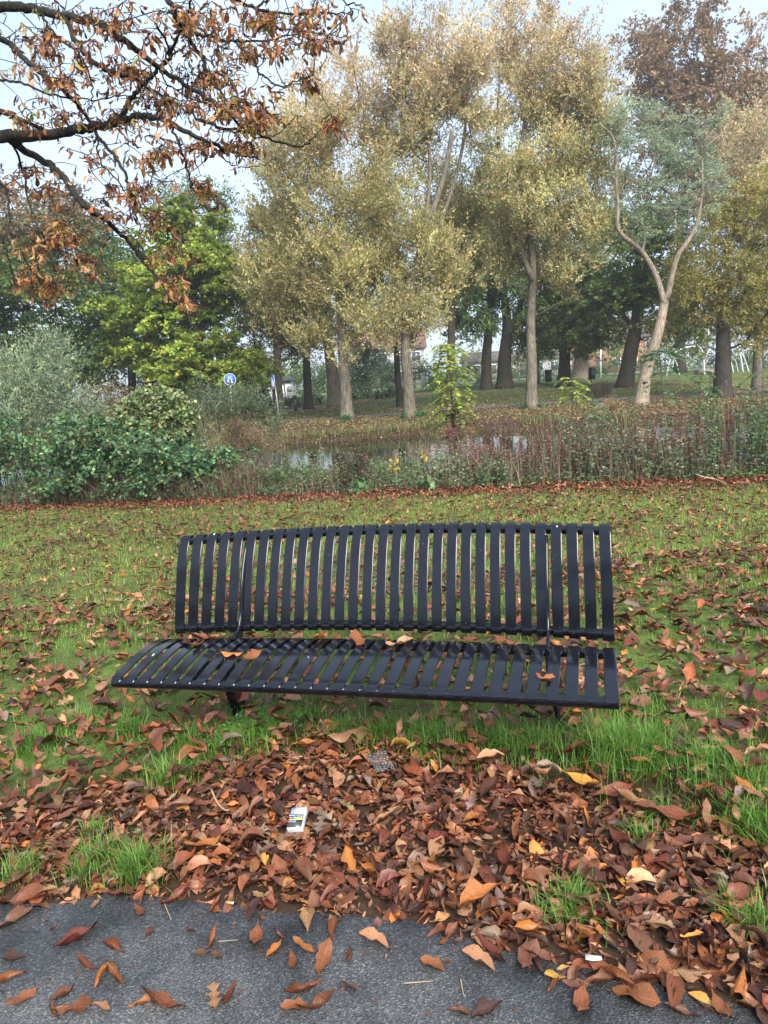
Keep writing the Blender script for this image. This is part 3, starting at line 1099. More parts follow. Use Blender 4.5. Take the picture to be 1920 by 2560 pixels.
for k, (si, m, pal, place) in enumerate(LEAVES):
    if k in single:
        o = bpy.data.objects.new('fallen_leaf', leaf_mesh(si, pal))
        COL.objects.link(o)
        o.matrix_world = m
        kind = 'chestnut' if si < 22 else ('oval' if si < 27 else 'lobed oak')
        sz_ = m.to_scale()[0]
        size_word = 'small ' if sz_ < 0.072 else ('large ' if sz_ > 0.098 else '')
        curl_word = 'flat' if np.ptp(SHAPES[si][0][:, 2]) < CURL_MED else 'curled'
        tag(o, '%s%s %s %s leaf %s' % (size_word, curl_word, pal, kind, PLACE[place][0]), 'leaf', PLACE[place][1])
    else:
        V, Q, UV = MIDS[si]
        A = np.array(m)
        VV.append(V @ A[:3, :3].T + A[:3, 3])
        QQ.append(Q + off)
        UU.append(UV)
        c = np.array(PAL[pal]) * np.exp(rng.normal(0, 0.22)) * np.exp(rng.normal(0, 0.06, 3))
        tip = np.exp(rng.normal(0, 0.25)) * np.exp(rng.normal(0, 0.05, 3))
        CC.append(c * (1 - UV[:, :1]) + c * tip * UV[:, :1])
        off += len(V)
o = mk('leaf_litter', np.vstack(VV), np.vstack(QQ), M['dead'], col=np.clip(np.vstack(CC), 0.004, 0.8), uv=np.vstack(UU), smooth=True)
tag(o, 'thick brown drift of fallen leaves between path and bench', 'leaf litter', kind='stuff')

# crushed leaf fragments and grit between the leaves and on the rim of the asphalt
VV, QQ, CC, UU, off = [], [], [], [], 0
N = 9000
xs_, ys_ = rng.uniform(-2.6, 2.6, N), rng.uniform(1.3, 3.0, N)
pxs, pys, _ = project(np.stack([xs_, ys_, gz(xs_, ys_)], -1))
ed = path_edge_y(xs_)
for k in range(N):
    over = ys_[k] - ed[k]
    if pys[k] < bed_top(pxs[k]) - 40 or (over < 0 and rng.random() > 0.10 + 0.75 * math.exp(over / 0.035)):
        continue
    V, Q, UV = LOWS[k % 16]
    z = float(gz(xs_[k], ys_[k])) + (0.011 if over < 0.01 else rng.uniform(0.005, 0.035))
    A = np.array(leaf_matrix((xs_[k], ys_[k], z), rng.uniform(0, 6.28), abs(rng.normal(0, 0.25)), rng.uniform(0, 6.28), rng.uniform(0.006, 0.02) if over < 0 else rng.uniform(0.012, 0.04)))
    A[:3, 0] *= 1.0
    VV.append(V @ A[:3, :3].T + A[:3, 3])
    QQ.append(Q + off)
    UU.append(UV)
    c = np.array(PAL[('dark brown', 'mid brown', 'russet', 'tan')[k % 4]]) * np.exp(rng.normal(0, 0.25))
    CC.append(np.repeat(c[None], len(V), 0))
    off += len(V)
o = mk('leaf_fragments', np.vstack(VV), np.vstack(QQ), M['dead'], col=np.clip(np.vstack(CC), 0.004, 0.8), uv=np.vstack(UU), smooth=True)
tag(o, 'crushed brown leaf crumbs in the drift and along the asphalt rim', 'leaf litter', kind='stuff')

# smaller leaves over the open lawn behind the bench and the red drift along the thicket
VV, QQ, CC, UU, off = [], [], [], [], 0
N = 33000
xs_, ys_ = rng.uniform(-11, 11, N), rng.uniform(5.0, 13.6, N)
ye = near_edge(xs_)
dn = vnoise(xs_, ys_, 0.9, 21) * 0.55 + vnoise(xs_, ys_, 0.3, 22) * 0.45
keep = (rng.random(N) < np.where(ys_ > ye - 0.65, 1.0, 0.74 + 0.5 * (dn - 0.45) + 0.02 * xs_ + 0.25 * (ys_ < 6.2))) & (ys_ < ye + 0.6) & (np.abs(xs_) < ys_ * 0.75)
strip_n = 3600
x2 = rng.uniform(-9, 9, strip_n)
y2 = near_edge(x2) + rng.normal(-0.22, 0.28, strip_n)
xs_ = np.concatenate([xs_[keep], x2])
ys_ = np.concatenate([ys_[keep], y2])
red = np.concatenate([np.zeros(keep.sum(), bool), np.ones(strip_n, bool)])
lown = [n for n in names]
for k in range(len(xs_)):
    V, Q, UV = LOWS[k % 16]
    m = leaf_matrix((xs_[k], ys_[k], float(gz(xs_[k], ys_[k])) + rng.uniform(0.015, 0.045)), rng.uniform(0, 6.28), abs(rng.normal(0, 0.35)), rng.uniform(0, 6.28), rng.uniform(0.05, 0.105))
    A = np.array(m)
    VV.append(V @ A[:3, :3].T + A[:3, 3])
    QQ.append(Q + off)
    UU.append(UV)
    c = np.array(PAL[names[int(rng.choice(len(names), p=wts))]]) * np.exp(rng.normal(0, 0.2))
    if red[k]:
        c = (c * 0.5 + np.array((0.22, 0.065, 0.035)) * 0.6)
    CC.append(np.repeat(c[None], len(V), 0))
    off += len(V)
o = mk('lawn_leaves', np.vstack(VV), np.vstack(QQ), M['dead'], col=np.clip(np.vstack(CC), 0.004, 0.8), uv=np.vstack(UU), smooth=True)
tag(o, 'scattered brown leaves over the lawn and red drift along the thicket', 'leaf litter', kind='stuff')

# ================================================================== GRASS
def blades(x, y, h, w, lean, col):
    n = len(x)
    z = gz(x, y)
    a = rng.uniform(0, 6.283, n)
    d = np.stack([np.cos(a), np.sin(a), np.zeros(n)], -1)
    s = np.stack([-np.sin(a), np.cos(a), np.zeros(n)], -1)
    P = np.stack([x, y, z - 0.005], -1)
    up = np.array((0, 0, 1.0))
    l = (lean * h)[:, None]
    hh = h[:, None]
    W = w[:, None] * 0.5
    mid = P + up * hh * 0.55 + d * l * 0.3
    tip = P + up * hh * (1 - 0.25 * lean[:, None]) + d * l
    V = np.stack([P - s * W, P + s * W, mid + s * W * 0.8, mid - s * W * 0.8, tip], 1).reshape(-1, 3)
    b = np.arange(n)[:, None] * 5
    Q = b + np.array([[0, 1, 2, 3]])
    T = b + np.array([[3, 2, 4]])
    return V, Q, T, np.repeat(col, 5, axis=0)


def blades1(x, y, h, w, lean, col):
    """far blades: one bent triangle each"""
    n = len(x)
    a = rng.uniform(0, 6.283, n)
    d = np.stack([np.cos(a), np.sin(a), np.zeros(n)], -1)
    s = np.stack([-np.sin(a), np.cos(a), np.zeros(n)], -1)
    P = np.stack([x, y, gz(x, y) - 0.005], -1)
    tip = P + np.array((0, 0, 1.0)) * (h * (1 - 0.25 * lean))[:, None] + d * (lean * h)[:, None]
    V = np.stack([P - s * w[:, None] * 0.6, P + s * w[:, None] * 0.6, tip], 1).reshape(-1, 3)
    return V, None, np.arange(3 * n).reshape(n, 3), np.repeat(col, 3, axis=0)


GP = [(5, (0.125, 0.255, 0.040)), (4, (0.17, 0.30, 0.052)), (3, (0.085, 0.185, 0.032)), (2.0, (0.25, 0.31, 0.065)), (0.8, (0.34, 0.31, 0.12))]
mb = MB()
# near grass around the bench
N = 62000
x, y = rng.uniform(-3.4, 3.6, N), rng.uniform(2.0, 5.2, N)
px_, py_, _ = project(np.stack([x, y, gz(x, y)], -1))
gn = vnoise(x, y, 0.42, 31) * 0.6 + vnoise(x, y, 0.16, 32) * 0.4
marg = bed_top(px_) - py_
dens = sstep(0.32, 0.66, gn) * 0.7 + 0.14
keep = (marg > 0) & (rng.random(N) < dens) & (px_ > -900) & (px_ < 2900)
x, y, gn = x[keep], y[keep], gn[keep]
tall = np.clip((2.95 - y + 0.25 * x * 0.3), 0, 1)
h = rng.uniform(0.03, 0.062, len(x)) * (1 + 0.8 * tall * gn)
mb.add(*blades(x, y, h, rng.uniform(0.0022, 0.0042, len(x)), np.abs(rng.normal(0.45, 0.3, len(x))), pick(GP, len(x))))
# separate tufts: photo pixel, radius m, blade length, count
for tx, ty, rad, hl, cnt in [(345, 2195, 0.085, 0.13, 520), (255, 2160, 0.08, 0.10, 380), (215, 2200, 0.06, 0.10, 200), (60, 2190, 0.07, 0.09, 280), (240, 2090, 0.05, 0.08, 160), (1420, 2320, 0.07, 0.10, 330), (1440, 2275, 0.04, 0.09, 130),
                             (430, 1965, 0.08, 0.15, 420), (590, 1880, 0.13, 0.13, 700), (660, 1850, 0.14, 0.12, 700), (1080, 1870, 0.15, 0.14, 800), (1360, 1900, 0.13, 0.15, 800), (1540, 1920, 0.16, 0.19, 1200),
                             (1620, 1900, 0.14, 0.17, 900), (1760, 1950, 0.15, 0.15, 900), (1850, 1990, 0.13, 0.15, 700), (1880, 2090, 0.12, 0.14, 700), (1830, 2290, 0.05, 0.1, 150), (1900, 2320, 0.07, 0.1, 200),
                             (1600, 2110, 0.06, 0.09, 150), (1660, 2060, 0.08, 0.10, 200), (90, 1870, 0.15, 0.11, 700), (200, 1820, 0.15, 0.11, 600), (330, 1840, 0.13, 0.12, 600), (860, 1850, 0.12, 0.11, 500), (960, 1850, 0.1, 0.12, 500),
                             (1240, 1870, 0.12, 0.11, 500), (100, 2010, 0.06, 0.08, 150), (1590, 1800, 0.12, 0.13, 500), (480, 1870, 0.1, 0.11, 400), (750, 1820, 0.12, 0.10, 500)]:
    g = gpt(tx, ty)
    cnt = int(cnt * 0.95)
    a, r = rng.uniform(0, 6.283, cnt), rad * np.abs(rng.normal(0, 0.72, cnt))
    x, y = g[0] + np.cos(a) * r, g[1] + np.sin(a) * r
    mb.add(*blades(x, y, hl * 0.95 * rng.uniform(0.4, 1.15, cnt), rng.uniform(0.0024, 0.0042, cnt), np.abs(rng.normal(0.6, 0.35, cnt)), pick(GP[:3], cnt)))
# open lawn
N = 200000
y = 4.6 + 8.8 * rng.random(N) ** 0.95
x = rng.uniform(-0.66, 0.66, N) * (y + 1.5)
ye = near_edge(x)
gn = vnoise(x, y, 0.8, 41) * 0.55 + vnoise(x, y, 0.25, 42) * 0.45
keep = (y < ye - 0.15) & (rng.random(N) < sstep(0.12, 0.6, gn) * 0.85 + 0.2)
x, y = x[keep], y[keep]
LG = [(5, (0.195, 0.29, 0.055)), (4, (0.25, 0.325, 0.065)), (2.5, (0.13, 0.22, 0.042)), (3, (0.32, 0.335, 0.09)), (1.2, (0.38, 0.34, 0.14))]
h = rng.uniform(0.03, 0.062, len(x))
mb.add(*blades1(x, y, h, rng.uniform(0.004, 0.007, len(x)), np.abs(rng.normal(0.4, 0.25, len(x))), pick(LG, len(x))))
# bits of grass beyond the frame beside the bed, so the lawn goes on
o = mb.build('grass', M['grass'])
tag(o, 'short green grass of the lawn growing between fallen leaves', 'grass', kind='stuff')

# clover and chickweed patch in front of the left leg
P, D = [], []
for cx_, cy_, n in [(620, 1860, 240), (560, 1880, 160), (700, 1835, 200), (640, 1820, 140), (385, 1890, 60)]:
    g = gpt(cx_, cy_)
    a, r = rng.uniform(0, 6.283, n), 0.13 * np.sqrt(rng.random(n))
    x, y = g[0] + np.cos(a) * r, g[1] + np.sin(a) * r * 0.7
    P.append(np.stack([x, y, gz(x, y) + rng.uniform(0.03, 0.08, n)], -1))
P = np.vstack(P)
D = unit(rng.normal(size=P.shape) * np.array((1, 1, 0.25)))
V, Q, C = cards(P, D, rng.uniform(0.012, 0.024, len(P)), rng.uniform(0.011, 0.02, len(P)), pick([(1, (0.10, 0.24, 0.045)), (1, (0.07, 0.18, 0.035))], len(P)), 3.0)
tag(mk('ground_cover', V, Q, M['grass'], col=C), 'bright green round-leaved weeds by the left bench leg', 'weeds', kind='stuff')

# ================================================================== TREES
def horizon(px):
    return 960 - 0.055 * (px - 960)


class Skel:
    """branch skeleton: nodes with parents; new tips attach to the nearest suitable node"""

    def __init__(self):
        self.P, self.par, self.r = [], [], []

    def add(self, p, par, r=None):
        self.P.append(np.asarray(p, float))
        self.par.append(par)
        self.r.append(r)
        return len(self.P) - 1

    def chain(self, pts, radii, par=-1):
        for p, r in zip(pts, radii):
            par = self.add(p, par, r)
        return par

    def attach(self, tip, up=0.35, wig=0.12, step=0.8):
        A = np.array(self.P)
        d = tip - A
        dist = np.linalg.norm(d, axis=1)
        # prefer nodes below the tip
        pen = np.where(d[:, 2] < up * dist, (up * dist - d[:, 2]) * 1.6, 0)
        k = int(np.argmin(dist + pen))
        n = max(2, int(dist[k] / step) + 1)
        a = A[k]
        ctrl = a + (tip - a) * 0.5 + np.array((0, 0, -0.10 * dist[k])) + rng.normal(0, wig * 0.4, 3) * dist[k] * 0.35
        par = k
        for t in np.linspace(0, 1, n + 1)[1:]:
            p = (1 - t) ** 2 * a + 2 * t * (1 - t) * ctrl + t * t * tip
            par = self.add(p, par)
        return par

    def mesh(self, rtip, expo=0.46, rmax=0.2, sides=5, thick_sides=9):
        n = len(self.P)
        kids = [[] for _ in range(n)]
        for i, p in enumerate(self.par):
            if p >= 0:
                kids[p].append(i)
        cnt = [0] * n
        for i in range(n - 1, -1, -1):
            cnt[i] = max(1, sum(cnt[c] for c in kids[i]))
        R = [self.r[i] if self.r[i] is not None else min(rmax, rtip * cnt[i] ** expo) for i in range(n)]
        mb = MB()
        done = set()
        starts = [(i, -1) for i in range(n) if self.par[i] < 0]
        while starts:
            i, p = starts.pop()
            path = ([p] if p >= 0 else []) + [i]
            while kids[path[-1]]:
                ks = sorted(kids[path[-1]], key=lambda c: (self.r[c] is not None, cnt[c]))
                nx = ks[-1]
                for c in ks[:-1]:
                    starts.append((c, path[-1]))
                path.append(nx)
            if len(path) < 2:
                continue
            pts = np.array([self.P[k] for k in path])
            rad = np.array([R[k] for k in path])
            if p >= 0:
                rad[0] = min(rad[0], rad[1] * 1.25)
            mb.tube(pts, rad, thick_sides if rad.max() > 0.1 else sides, caps=rad.max() > 0.03)
        return mb


def clump_points(blobs, n, shell=False):
    """n points spread through a union of ellipsoids (c, r) with more near the surface"""
    vol = np.array([np.prod(b[1]) ** 0.75 for b in blobs])
    k = rng.choice(len(blobs), n, p=vol / vol.sum())
    d = unit(rng.normal(size=(n, 3)))
    rr = rng.uniform(0.9, 1.0, n) if shell else rng.random(n) ** 0.42
    c = np.array([b[0] for b in blobs])[k]
    r = np.array([b[1] for b in blobs])[k]
    return c + d * rr[:, None] * r, k


def sprays(C, R, n_leaf, style, L, W, pal, top_pal=None, zr=None, sprig=9, jit=0.16, cl_jit=0.16, tri=False):
    """leaves set along sprigs that grow from each clump centre"""
    m = len(C)
    per = max(1, int(n_leaf / (m * sprig)))
    ns = m * sprig
    ci = np.repeat(np.arange(m), sprig)
    d = unit(rng.normal(size=(ns, 3)))
    if style == 'up':
        d = unit(d * np.array((0.75, 0.75, 0.5)) + np.array((0, 0, 0.72)))
    elif style == 'flat':
        d = unit(d * np.array((1, 1, 0.22)) + np.array((0, 0, 0.05)))
    elif style == 'droop':
        d = unit(d * np.array((1, 1, 0.6)) + np.array((0, 0, -0.25)))
    ln = R[ci] * rng.uniform(0.55, 1.25, ns)
    st = C[ci] + rng.normal(size=(ns, 3)) * R[ci][:, None] * 0.28
    if style == 'up':
        st[:, 2] -= R[ci] * 0.45
        ln *= 1.25
    si = np.repeat(np.arange(ns), per)
    t = np.tile((np.arange(per) + 0.5) / per, ns) + rng.uniform(-0.05, 0.05, ns * per)
    curve = np.zeros((ns, 3))
    curve[:, 2] = -0.25 if style in ('droop', 'flat') else 0.10
    P = st[si] + (d[si] * t[:, None] + curve[si] * (t ** 2)[:, None]) * ln[si][:, None]
    P += rng.normal(size=P.shape) * (0.07 * R[ci][si])[:, None]
    if style == 'flat':
        D = unit(d[si] + rng.normal(size=P.shape) * np.array((0.8, 0.8, 0.25)) + np.array((0, 0, -0.25)))
        flat = 1.7
    elif style == 'up':
        D = unit(d[si] + rng.normal(size=P.shape) * 0.45)
        flat = 0.8
    else:
        D = unit(d[si] + rng.normal(size=P.shape) * 0.7 + np.array((0, 0, -0.3)))
        flat = 1.5
    col = pick(pal, len(P), jit)
    if top_pal is not None:
        z0, z1 = zr
        f = sstep(z0, z1, P[:, 2] + rng.normal(0, 0.9, len(P)))[:, None]
        sel = rng.random((len(P), 1)) < f
        col = np.where(sel, pick(top_pal, len(P), jit), col)
    cj = np.exp(rng.normal(0, cl_jit, m))[ci][si][:, None]
    col = np.clip(col * cj, 0.004, 0.85)
    n = len(P)
    if tri:
        return cards3(P, D, 1.12 * L * rng.uniform(0.7, 1.25, n), 1.12 * W * rng.uniform(0.7, 1.25, n), col, flat)
    return cards(P, D, L * rng.uniform(0.7, 1.25, n), W * rng.uniform(0.7, 1.25, n), col, flat)


def tree(name, label, trunk_px, D=None, r0=0.3, r1=0.12, blobs=(), ncl=70, crad=0.9, nleaf=20000, style='round', L=0.1, W=0.05,
         pal=None, top_pal=None, bark='bark_grey', group=None, depth=0.8, cat='tree', sprig=9, rtip=0.018, fork=None, up=0.35, cl_jit=0.16):
    """trunk_px: photo pixels from base to the top of the bole; blobs: (px, py, rx, ry) ellipses of the crown in photo pixels"""
    if D is None:
        base = gpt(*trunk_px[0])
        D = base[1]
    else:
        b = at(trunk_px[0][0], trunk_px[0][1], D)
        base = np.array((b[0], D, float(gz(b[0], D))))
    k = D / FPX
    root = empty(name, base)
    pts = [np.array((base[0], D, base[2] - 0.15))] + [at(px, py, D) + np.array((0, rng.normal(0, 0.15), 0)) for px, py in trunk_px[1:]]
    n = max(8, int(len(pts) * 5))
    P = smooth_path(pts, n)
    rad = np.linspace(r0, r1, n)
    flare = np.exp(-(P[:, 2] - base[2]).clip(0) / 0.35) * r0 * 0.35
    sk = Skel()
    sk.chain(P, rad + flare)
    if fork:
        for fp, fr0, fr1 in fork:
            q = smooth_path([at(px, py, D + dy) for px, py, dy in fp], 5 * len(fp))
            A = np.array(sk.P)
            kk = int(np.argmin(np.linalg.norm(A - q[0], axis=1)))
            sk.chain(q, np.linspace(fr0, fr1, len(q)), kk)
    bl = []
    for px, py, rx, ry in blobs:
        c = at(px, py, D)
        c[1] += rng.normal(0, 0.6)
        bl.append((c, np.array((rx * k, max(1.0, depth * (rx + 0.25 * ry) * k), ry * k))))
    C, _ = clump_points(bl, ncl)
    C[:, 2] = np.maximum(C[:, 2], base[2] + 0.8)
    o_ = np.argsort(np.linalg.norm(C - P[-1], axis=1))
    C = C[o_]
    R = crad * rng.uniform(0.7, 1.3, ncl)
    for c in C:
        sk.attach(c, up=up)
    inv = np.array(base)
    tm = sk.mesh(rtip, rmax=r1 * 1.0)
    for v in range(len(tm.V)):
        tm.V[v] = tm.V[v] - inv
    tm.build('trunk', M[bark], root, smooth=True)
    zs = C[:, 2]
    V, Q, cc = sprays(C, R, nleaf, style, L, W, pal, top_pal, (zs.min() + 0.45 * np.ptp(zs), zs.min() + 0.9 * np.ptp(zs)), sprig, cl_jit=cl_jit, tri=True)
    mk('crown', V - inv, Q, M['leaf'], root, col=cc)
    tag(root, label, cat, group)
    return root


WIL = [(5, (0.39, 0.355, 0.150)), (4, (0.31, 0.315, 0.120)), (3, (0.49, 0.41, 0.21)), (1.3, (0.20, 0.215, 0.08)), (1.0, (0.47, 0.31, 0.12))]
WIL_T = [(4, (0.56, 0.43, 0.28)), (3, (0.47, 0.39, 0.20)), (2, (0.60, 0.44, 0.31)), (1.2, (0.34, 0.30, 0.14))]
GRN = [(5, (0.095, 0.155, 0.040)), (4, (0.135, 0.19, 0.048)), (2, (0.19, 0.22, 0.058)), (1, (0.06, 0.10, 0.03))]
DGR = [(5, (0.095, 0.175, 0.048)), (4, (0.14, 0.215, 0.058)), (2, (0.052, 0.095, 0.036)), (1.4, (0.20, 0.21, 0.065))]
YGR = [(5, (0.22, 0.31, 0.050)), (4, (0.29, 0.35, 0.060)), (2, (0.13, 0.20, 0.038)), (1.3, (0.42, 0.37, 0.06))]
YEL = [(4, (0.50, 0.42, 0.07)), (3, (0.38, 0.37, 0.06)), (2, (0.25, 0.29, 0.05))]
BRN = [(4, (0.27, 0.165, 0.095)), (3, (0.215, 0.145, 0.075)), (2, (0.33, 0.215, 0.13)), (2, (0.14, 0.115, 0.05))]
OLV = [(4, (0.16, 0.165, 0.055)), (3, (0.22, 0.195, 0.066)), (2, (0.11, 0.128, 0.042)), (1, (0.30, 0.23, 0.07))]
OLD = [(4, (0.25, 0.25, 0.065)), (3, (0.33, 0.285, 0.08)), (2, (0.18, 0.20, 0.06)), (1.3, (0.42, 0.29, 0.08))]
SIL = [(4, (0.21, 0.27, 0.18)), (3, (0.28, 0.335, 0.22)), (2, (0.14, 0.20, 0.115)), (1.6, (0.36, 0.37, 0.17))]
BLU = [(4, (0.27, 0.335, 0.225)), (3, (0.34, 0.39, 0.26)), (2, (0.20, 0.25, 0.15))]

# --- rear wood, farthest first
gB = 'trees behind the pond'
tree('hornbeam_tree', 'dark green dense tree with tan top behind the silvery willow shrub', [(60, 1010), (60, 850), (70, 700)], D=40, r0=0.3, r1=0.14,
     blobs=[(30, 690, 130, 150), (170, 700, 130, 170), (80, 860, 150, 120), (230, 860, 110, 120), (90, 560, 90, 80), (-60, 640, 110, 260), (200, 570, 70, 70)],
     ncl=190, crad=1.25, nleaf=60000, style='flat', L=0.20, W=0.15, pal=DGR, top_pal=BRN, bark='bark_dark', group=gB)
tree('hornbeam_tree', 'dark green dense tree beyond the left end of the brambles', [(-420, 1040), (-420, 850), (-410, 700)], D=38, r0=0.3, r1=0.14,
     blobs=[(-420, 700, 160, 180), (-520, 850, 160, 130), (-330, 860, 150, 130)], ncl=90, crad=1.3, nleaf=22000, style='flat', L=0.24, W=0.18, pal=DGR, bark='bark_dark', group=gB)
tree('beech_tree', 'dark green broad tree left of the yellow-green maple', [(330, 1010), (328, 850), (320, 720)], D=46, r0=0.3, r1=0.12,
     blobs=[(280, 760, 80, 120), (330, 880, 130, 110), (420, 930, 110, 70), (250, 650, 60, 90)], ncl=90, crad=1.2, nleaf=30000, style='flat', L=0.20, W=0.15, pal=DGR, bark='bark_dark', group=gB)
tree('maple_tree', 'yellow-green maple with layered branches and dark trunk', [(500, 1012), (497, 900), (490, 800), (485, 700)], D=38.5, r0=0.38, r1=0.15,
     blobs=[(470, 560, 75, 65), (390, 640, 70, 45), (540, 650, 70, 60), (470, 690, 120, 60), (370, 770, 90, 40), (380, 850, 100, 50), (420, 800, 90, 40), (560, 760, 90, 50), (540, 900, 110, 45), (600, 870, 60, 40), (480, 930, 110, 30), (340, 700, 60, 40), (400, 760, 90, 40), (430, 880, 120, 50), (560, 930, 90, 40)],
     ncl=150, crad=0.95, nleaf=58000, style='flat', L=0.208, W=0.189, pal=YGR, bark='bark_dark', group=gB, sprig=8, cl_jit=0.25,
     fork=[([(495, 860, 0), (480, 760, -.4), (455, 660, -.8), (450, 560, -.6)], 0.18, 0.05), ([(497, 880, 0), (515, 760, .5), (520, 640, .6), (505, 540, .4)], 0.18, 0.04)])
tree('maple_sapling', 'small golden yellow maple beside the blue round sign', [(628, 1015), (622, 940)], D=42, r0=0.10, r1=0.06,
     blobs=[(600, 910, 60, 35), (640, 890, 40, 25), (560, 880, 40, 20)], ncl=22, crad=0.7, nleaf=5200, style='flat', L=0.15, W=0.13, pal=YEL, bark='bark_dark', group=gB)
tree('tall_tree', 'pale green tall tree rising above the yellow-green maple', [(560, 1010), (540, 800), (510, 620)], D=52, r0=0.3, r1=0.12,
     blobs=[(500, 520, 90, 60), (560, 600, 90, 80), (590, 720, 70, 90), (420, 530, 60, 50), (580, 820, 70, 60)], ncl=60, crad=1.15, nleaf=15000, style='round', L=0.16, W=0.12, pal=[(3, (0.11, 0.165, 0.05)), (2, (0.16, 0.20, 0.06)), (1, (0.075, 0.12, 0.035))], bark='bark_dark', group=gB)
tree('brown_tree', 'orange-brown leaved tree beside the willows with slim twin trunk', [(694, 1008), (692, 900), (690, 820)], D=44, r0=0.30, r1=0.18,
     blobs=[(640, 640, 70, 110), (700, 760, 90, 110), (640, 790, 50, 80), (690, 560, 60, 90)], ncl=70, crad=1.0, nleaf=24000, style='round', L=0.156, W=0.101, pal=OLV + [(5, (0.25, 0.16, 0.06))], bark='bark_grey', group=gB)
tree('green_tree', 'green tree with slim black trunk behind the lamp post', [(770, 1000), (768, 900), (766, 800)], D=46, r0=0.30, r1=0.16,
     blobs=[(740, 830, 60, 60), (800, 820, 60, 60), (780, 700, 90, 110)], ncl=45, crad=1.0, nleaf=14000, style='round', L=0.169, W=0.108, pal=OLV, bark='bark_dark', group=gB)
tree('linden_tree', 'large dark green tree with a black forked trunk behind the willows', [(1262, 968), (1262, 900), (1268, 820), (1262, 740)], D=52, r0=0.58, r1=0.26,
     blobs=[(1200, 700, 110, 120), (1310, 700, 90, 110), (1240, 580, 110, 110), (1180, 800, 70, 50), (1330, 830, 60, 70)], ncl=110, crad=1.25, nleaf=32000, style='round', L=0.195, W=0.149, pal=DGR, bark='bark_dark', group=gB,
     fork=[([(1262, 850, 0), (1300, 770, .5), (1330, 690, .5)], 0.25, 0.1)])
tree('linden_tree', 'dark green tree with a straight black trunk left of the forked one', [(1216, 968), (1216, 900), (1222, 820), (1225, 740)], D=52, r0=0.42, r1=0.22,
     blobs=[(1170, 760, 80, 80), (1150, 650, 80, 120), (1240, 640, 60, 90)], ncl=60, crad=1.2, nleaf=18000, style='round', L=0.195, W=0.149, pal=DGR, bark='bark_dark', group=gB)
tree('linden_tree', 'green tree with black trunk behind the litter bin', [(1410, 953), (1412, 880), (1418, 800)], D=50, r0=0.48, r1=0.25,
     blobs=[(1400, 780, 90, 70), (1460, 830, 70, 50), (1430, 690, 110, 90), (1380, 860, 40, 40)], ncl=85, crad=1.1, nleaf=26000, style='flat', L=0.195, W=0.149, pal=GRN, bark='bark_dark', group=gB)
tree('linden_tree', 'green tree with twin grey trunks beside the black litter bin', [(1452, 938), (1454, 880), (1460, 820)], D=62, r0=0.75, r1=0.4,
     blobs=[(1470, 800, 120, 60), (1520, 850, 70, 45), (1450, 720, 120, 80)], ncl=60, crad=1.3, nleaf=16000, style='flat', L=0.17, W=0.12, pal=GRN, bark='bark_grey', group=gB)
tree('leaning_maple', 'green maple with thick leaning black trunk beside the pale forked tree', [(1560, 955), (1575, 880), (1592, 800), (1598, 700), (1600, 620)], D=46, r0=0.52, r1=0.22,
     blobs=[(1600, 640, 90, 80), (1540, 740, 80, 70), (1640, 720, 80, 80), (1500, 830, 60, 50), (1660, 830, 70, 60), (1580, 560, 90, 60)], ncl=105, crad=1.05, nleaf=32000, style='flat', L=0.208, W=0.176, pal=GRN + [(1.6, (0.20, 0.21, 0.04))], bark='bark_dark', group=gB,
     fork=[([(1590, 820, 0), (1540, 770, -.5), (1510, 740, -1)], 0.15, 0.06)])
tree('copper_tree', 'tall rounded tree with russet brown crown behind the pale forked tree', [(1700, 930), (1700, 700), (1700, 500)], D=64, r0=0.5, r1=0.25,
     blobs=[(1690, 130, 120, 110), (1830, 160, 120, 110), (1640, 260, 90, 120), (1760, 300, 160, 120), (1880, 320, 110, 140), (1700, 450, 150, 100), (1860, 480, 110, 110)],
     ncl=230, crad=1.45, nleaf=62000, style='round', L=0.28, W=0.21, pal=BRN, bark='bark_dark', group=gB, rtip=0.03)
tree('golden_tree', 'golden green tree behind the playground frame', [(1900, 930), (1900, 800)], D=66, r0=0.35, r1=0.2,
     blobs=[(1880, 760, 110, 110), (1780, 800, 100, 60), (1900, 640, 90, 100), (1960, 800, 100, 90), (1700, 850, 60, 50)], ncl=75, crad=1.4, nleaf=20000, style='round', L=0.18, W=0.13, pal=OLV + [(3, (0.24, 0.21, 0.06))], bark='bark_dark', group=gB)
tree('linden_tree', 'yellowing tree with orange sprays behind the straight grey trunk', [(1340, 960), (1340, 820)], D=56, r0=0.25, r1=0.15,
     blobs=[(1340, 800, 80, 60), (1500, 670, 50, 60), (1390, 620, 90, 110), (1480, 560, 80, 110)], ncl=65, crad=1.1, nleaf=19000, style='round', L=0.15, W=0.1, pal=OLV + [(1.2, (0.42, 0.24, 0.045))], bark='bark_dark', group=gB)

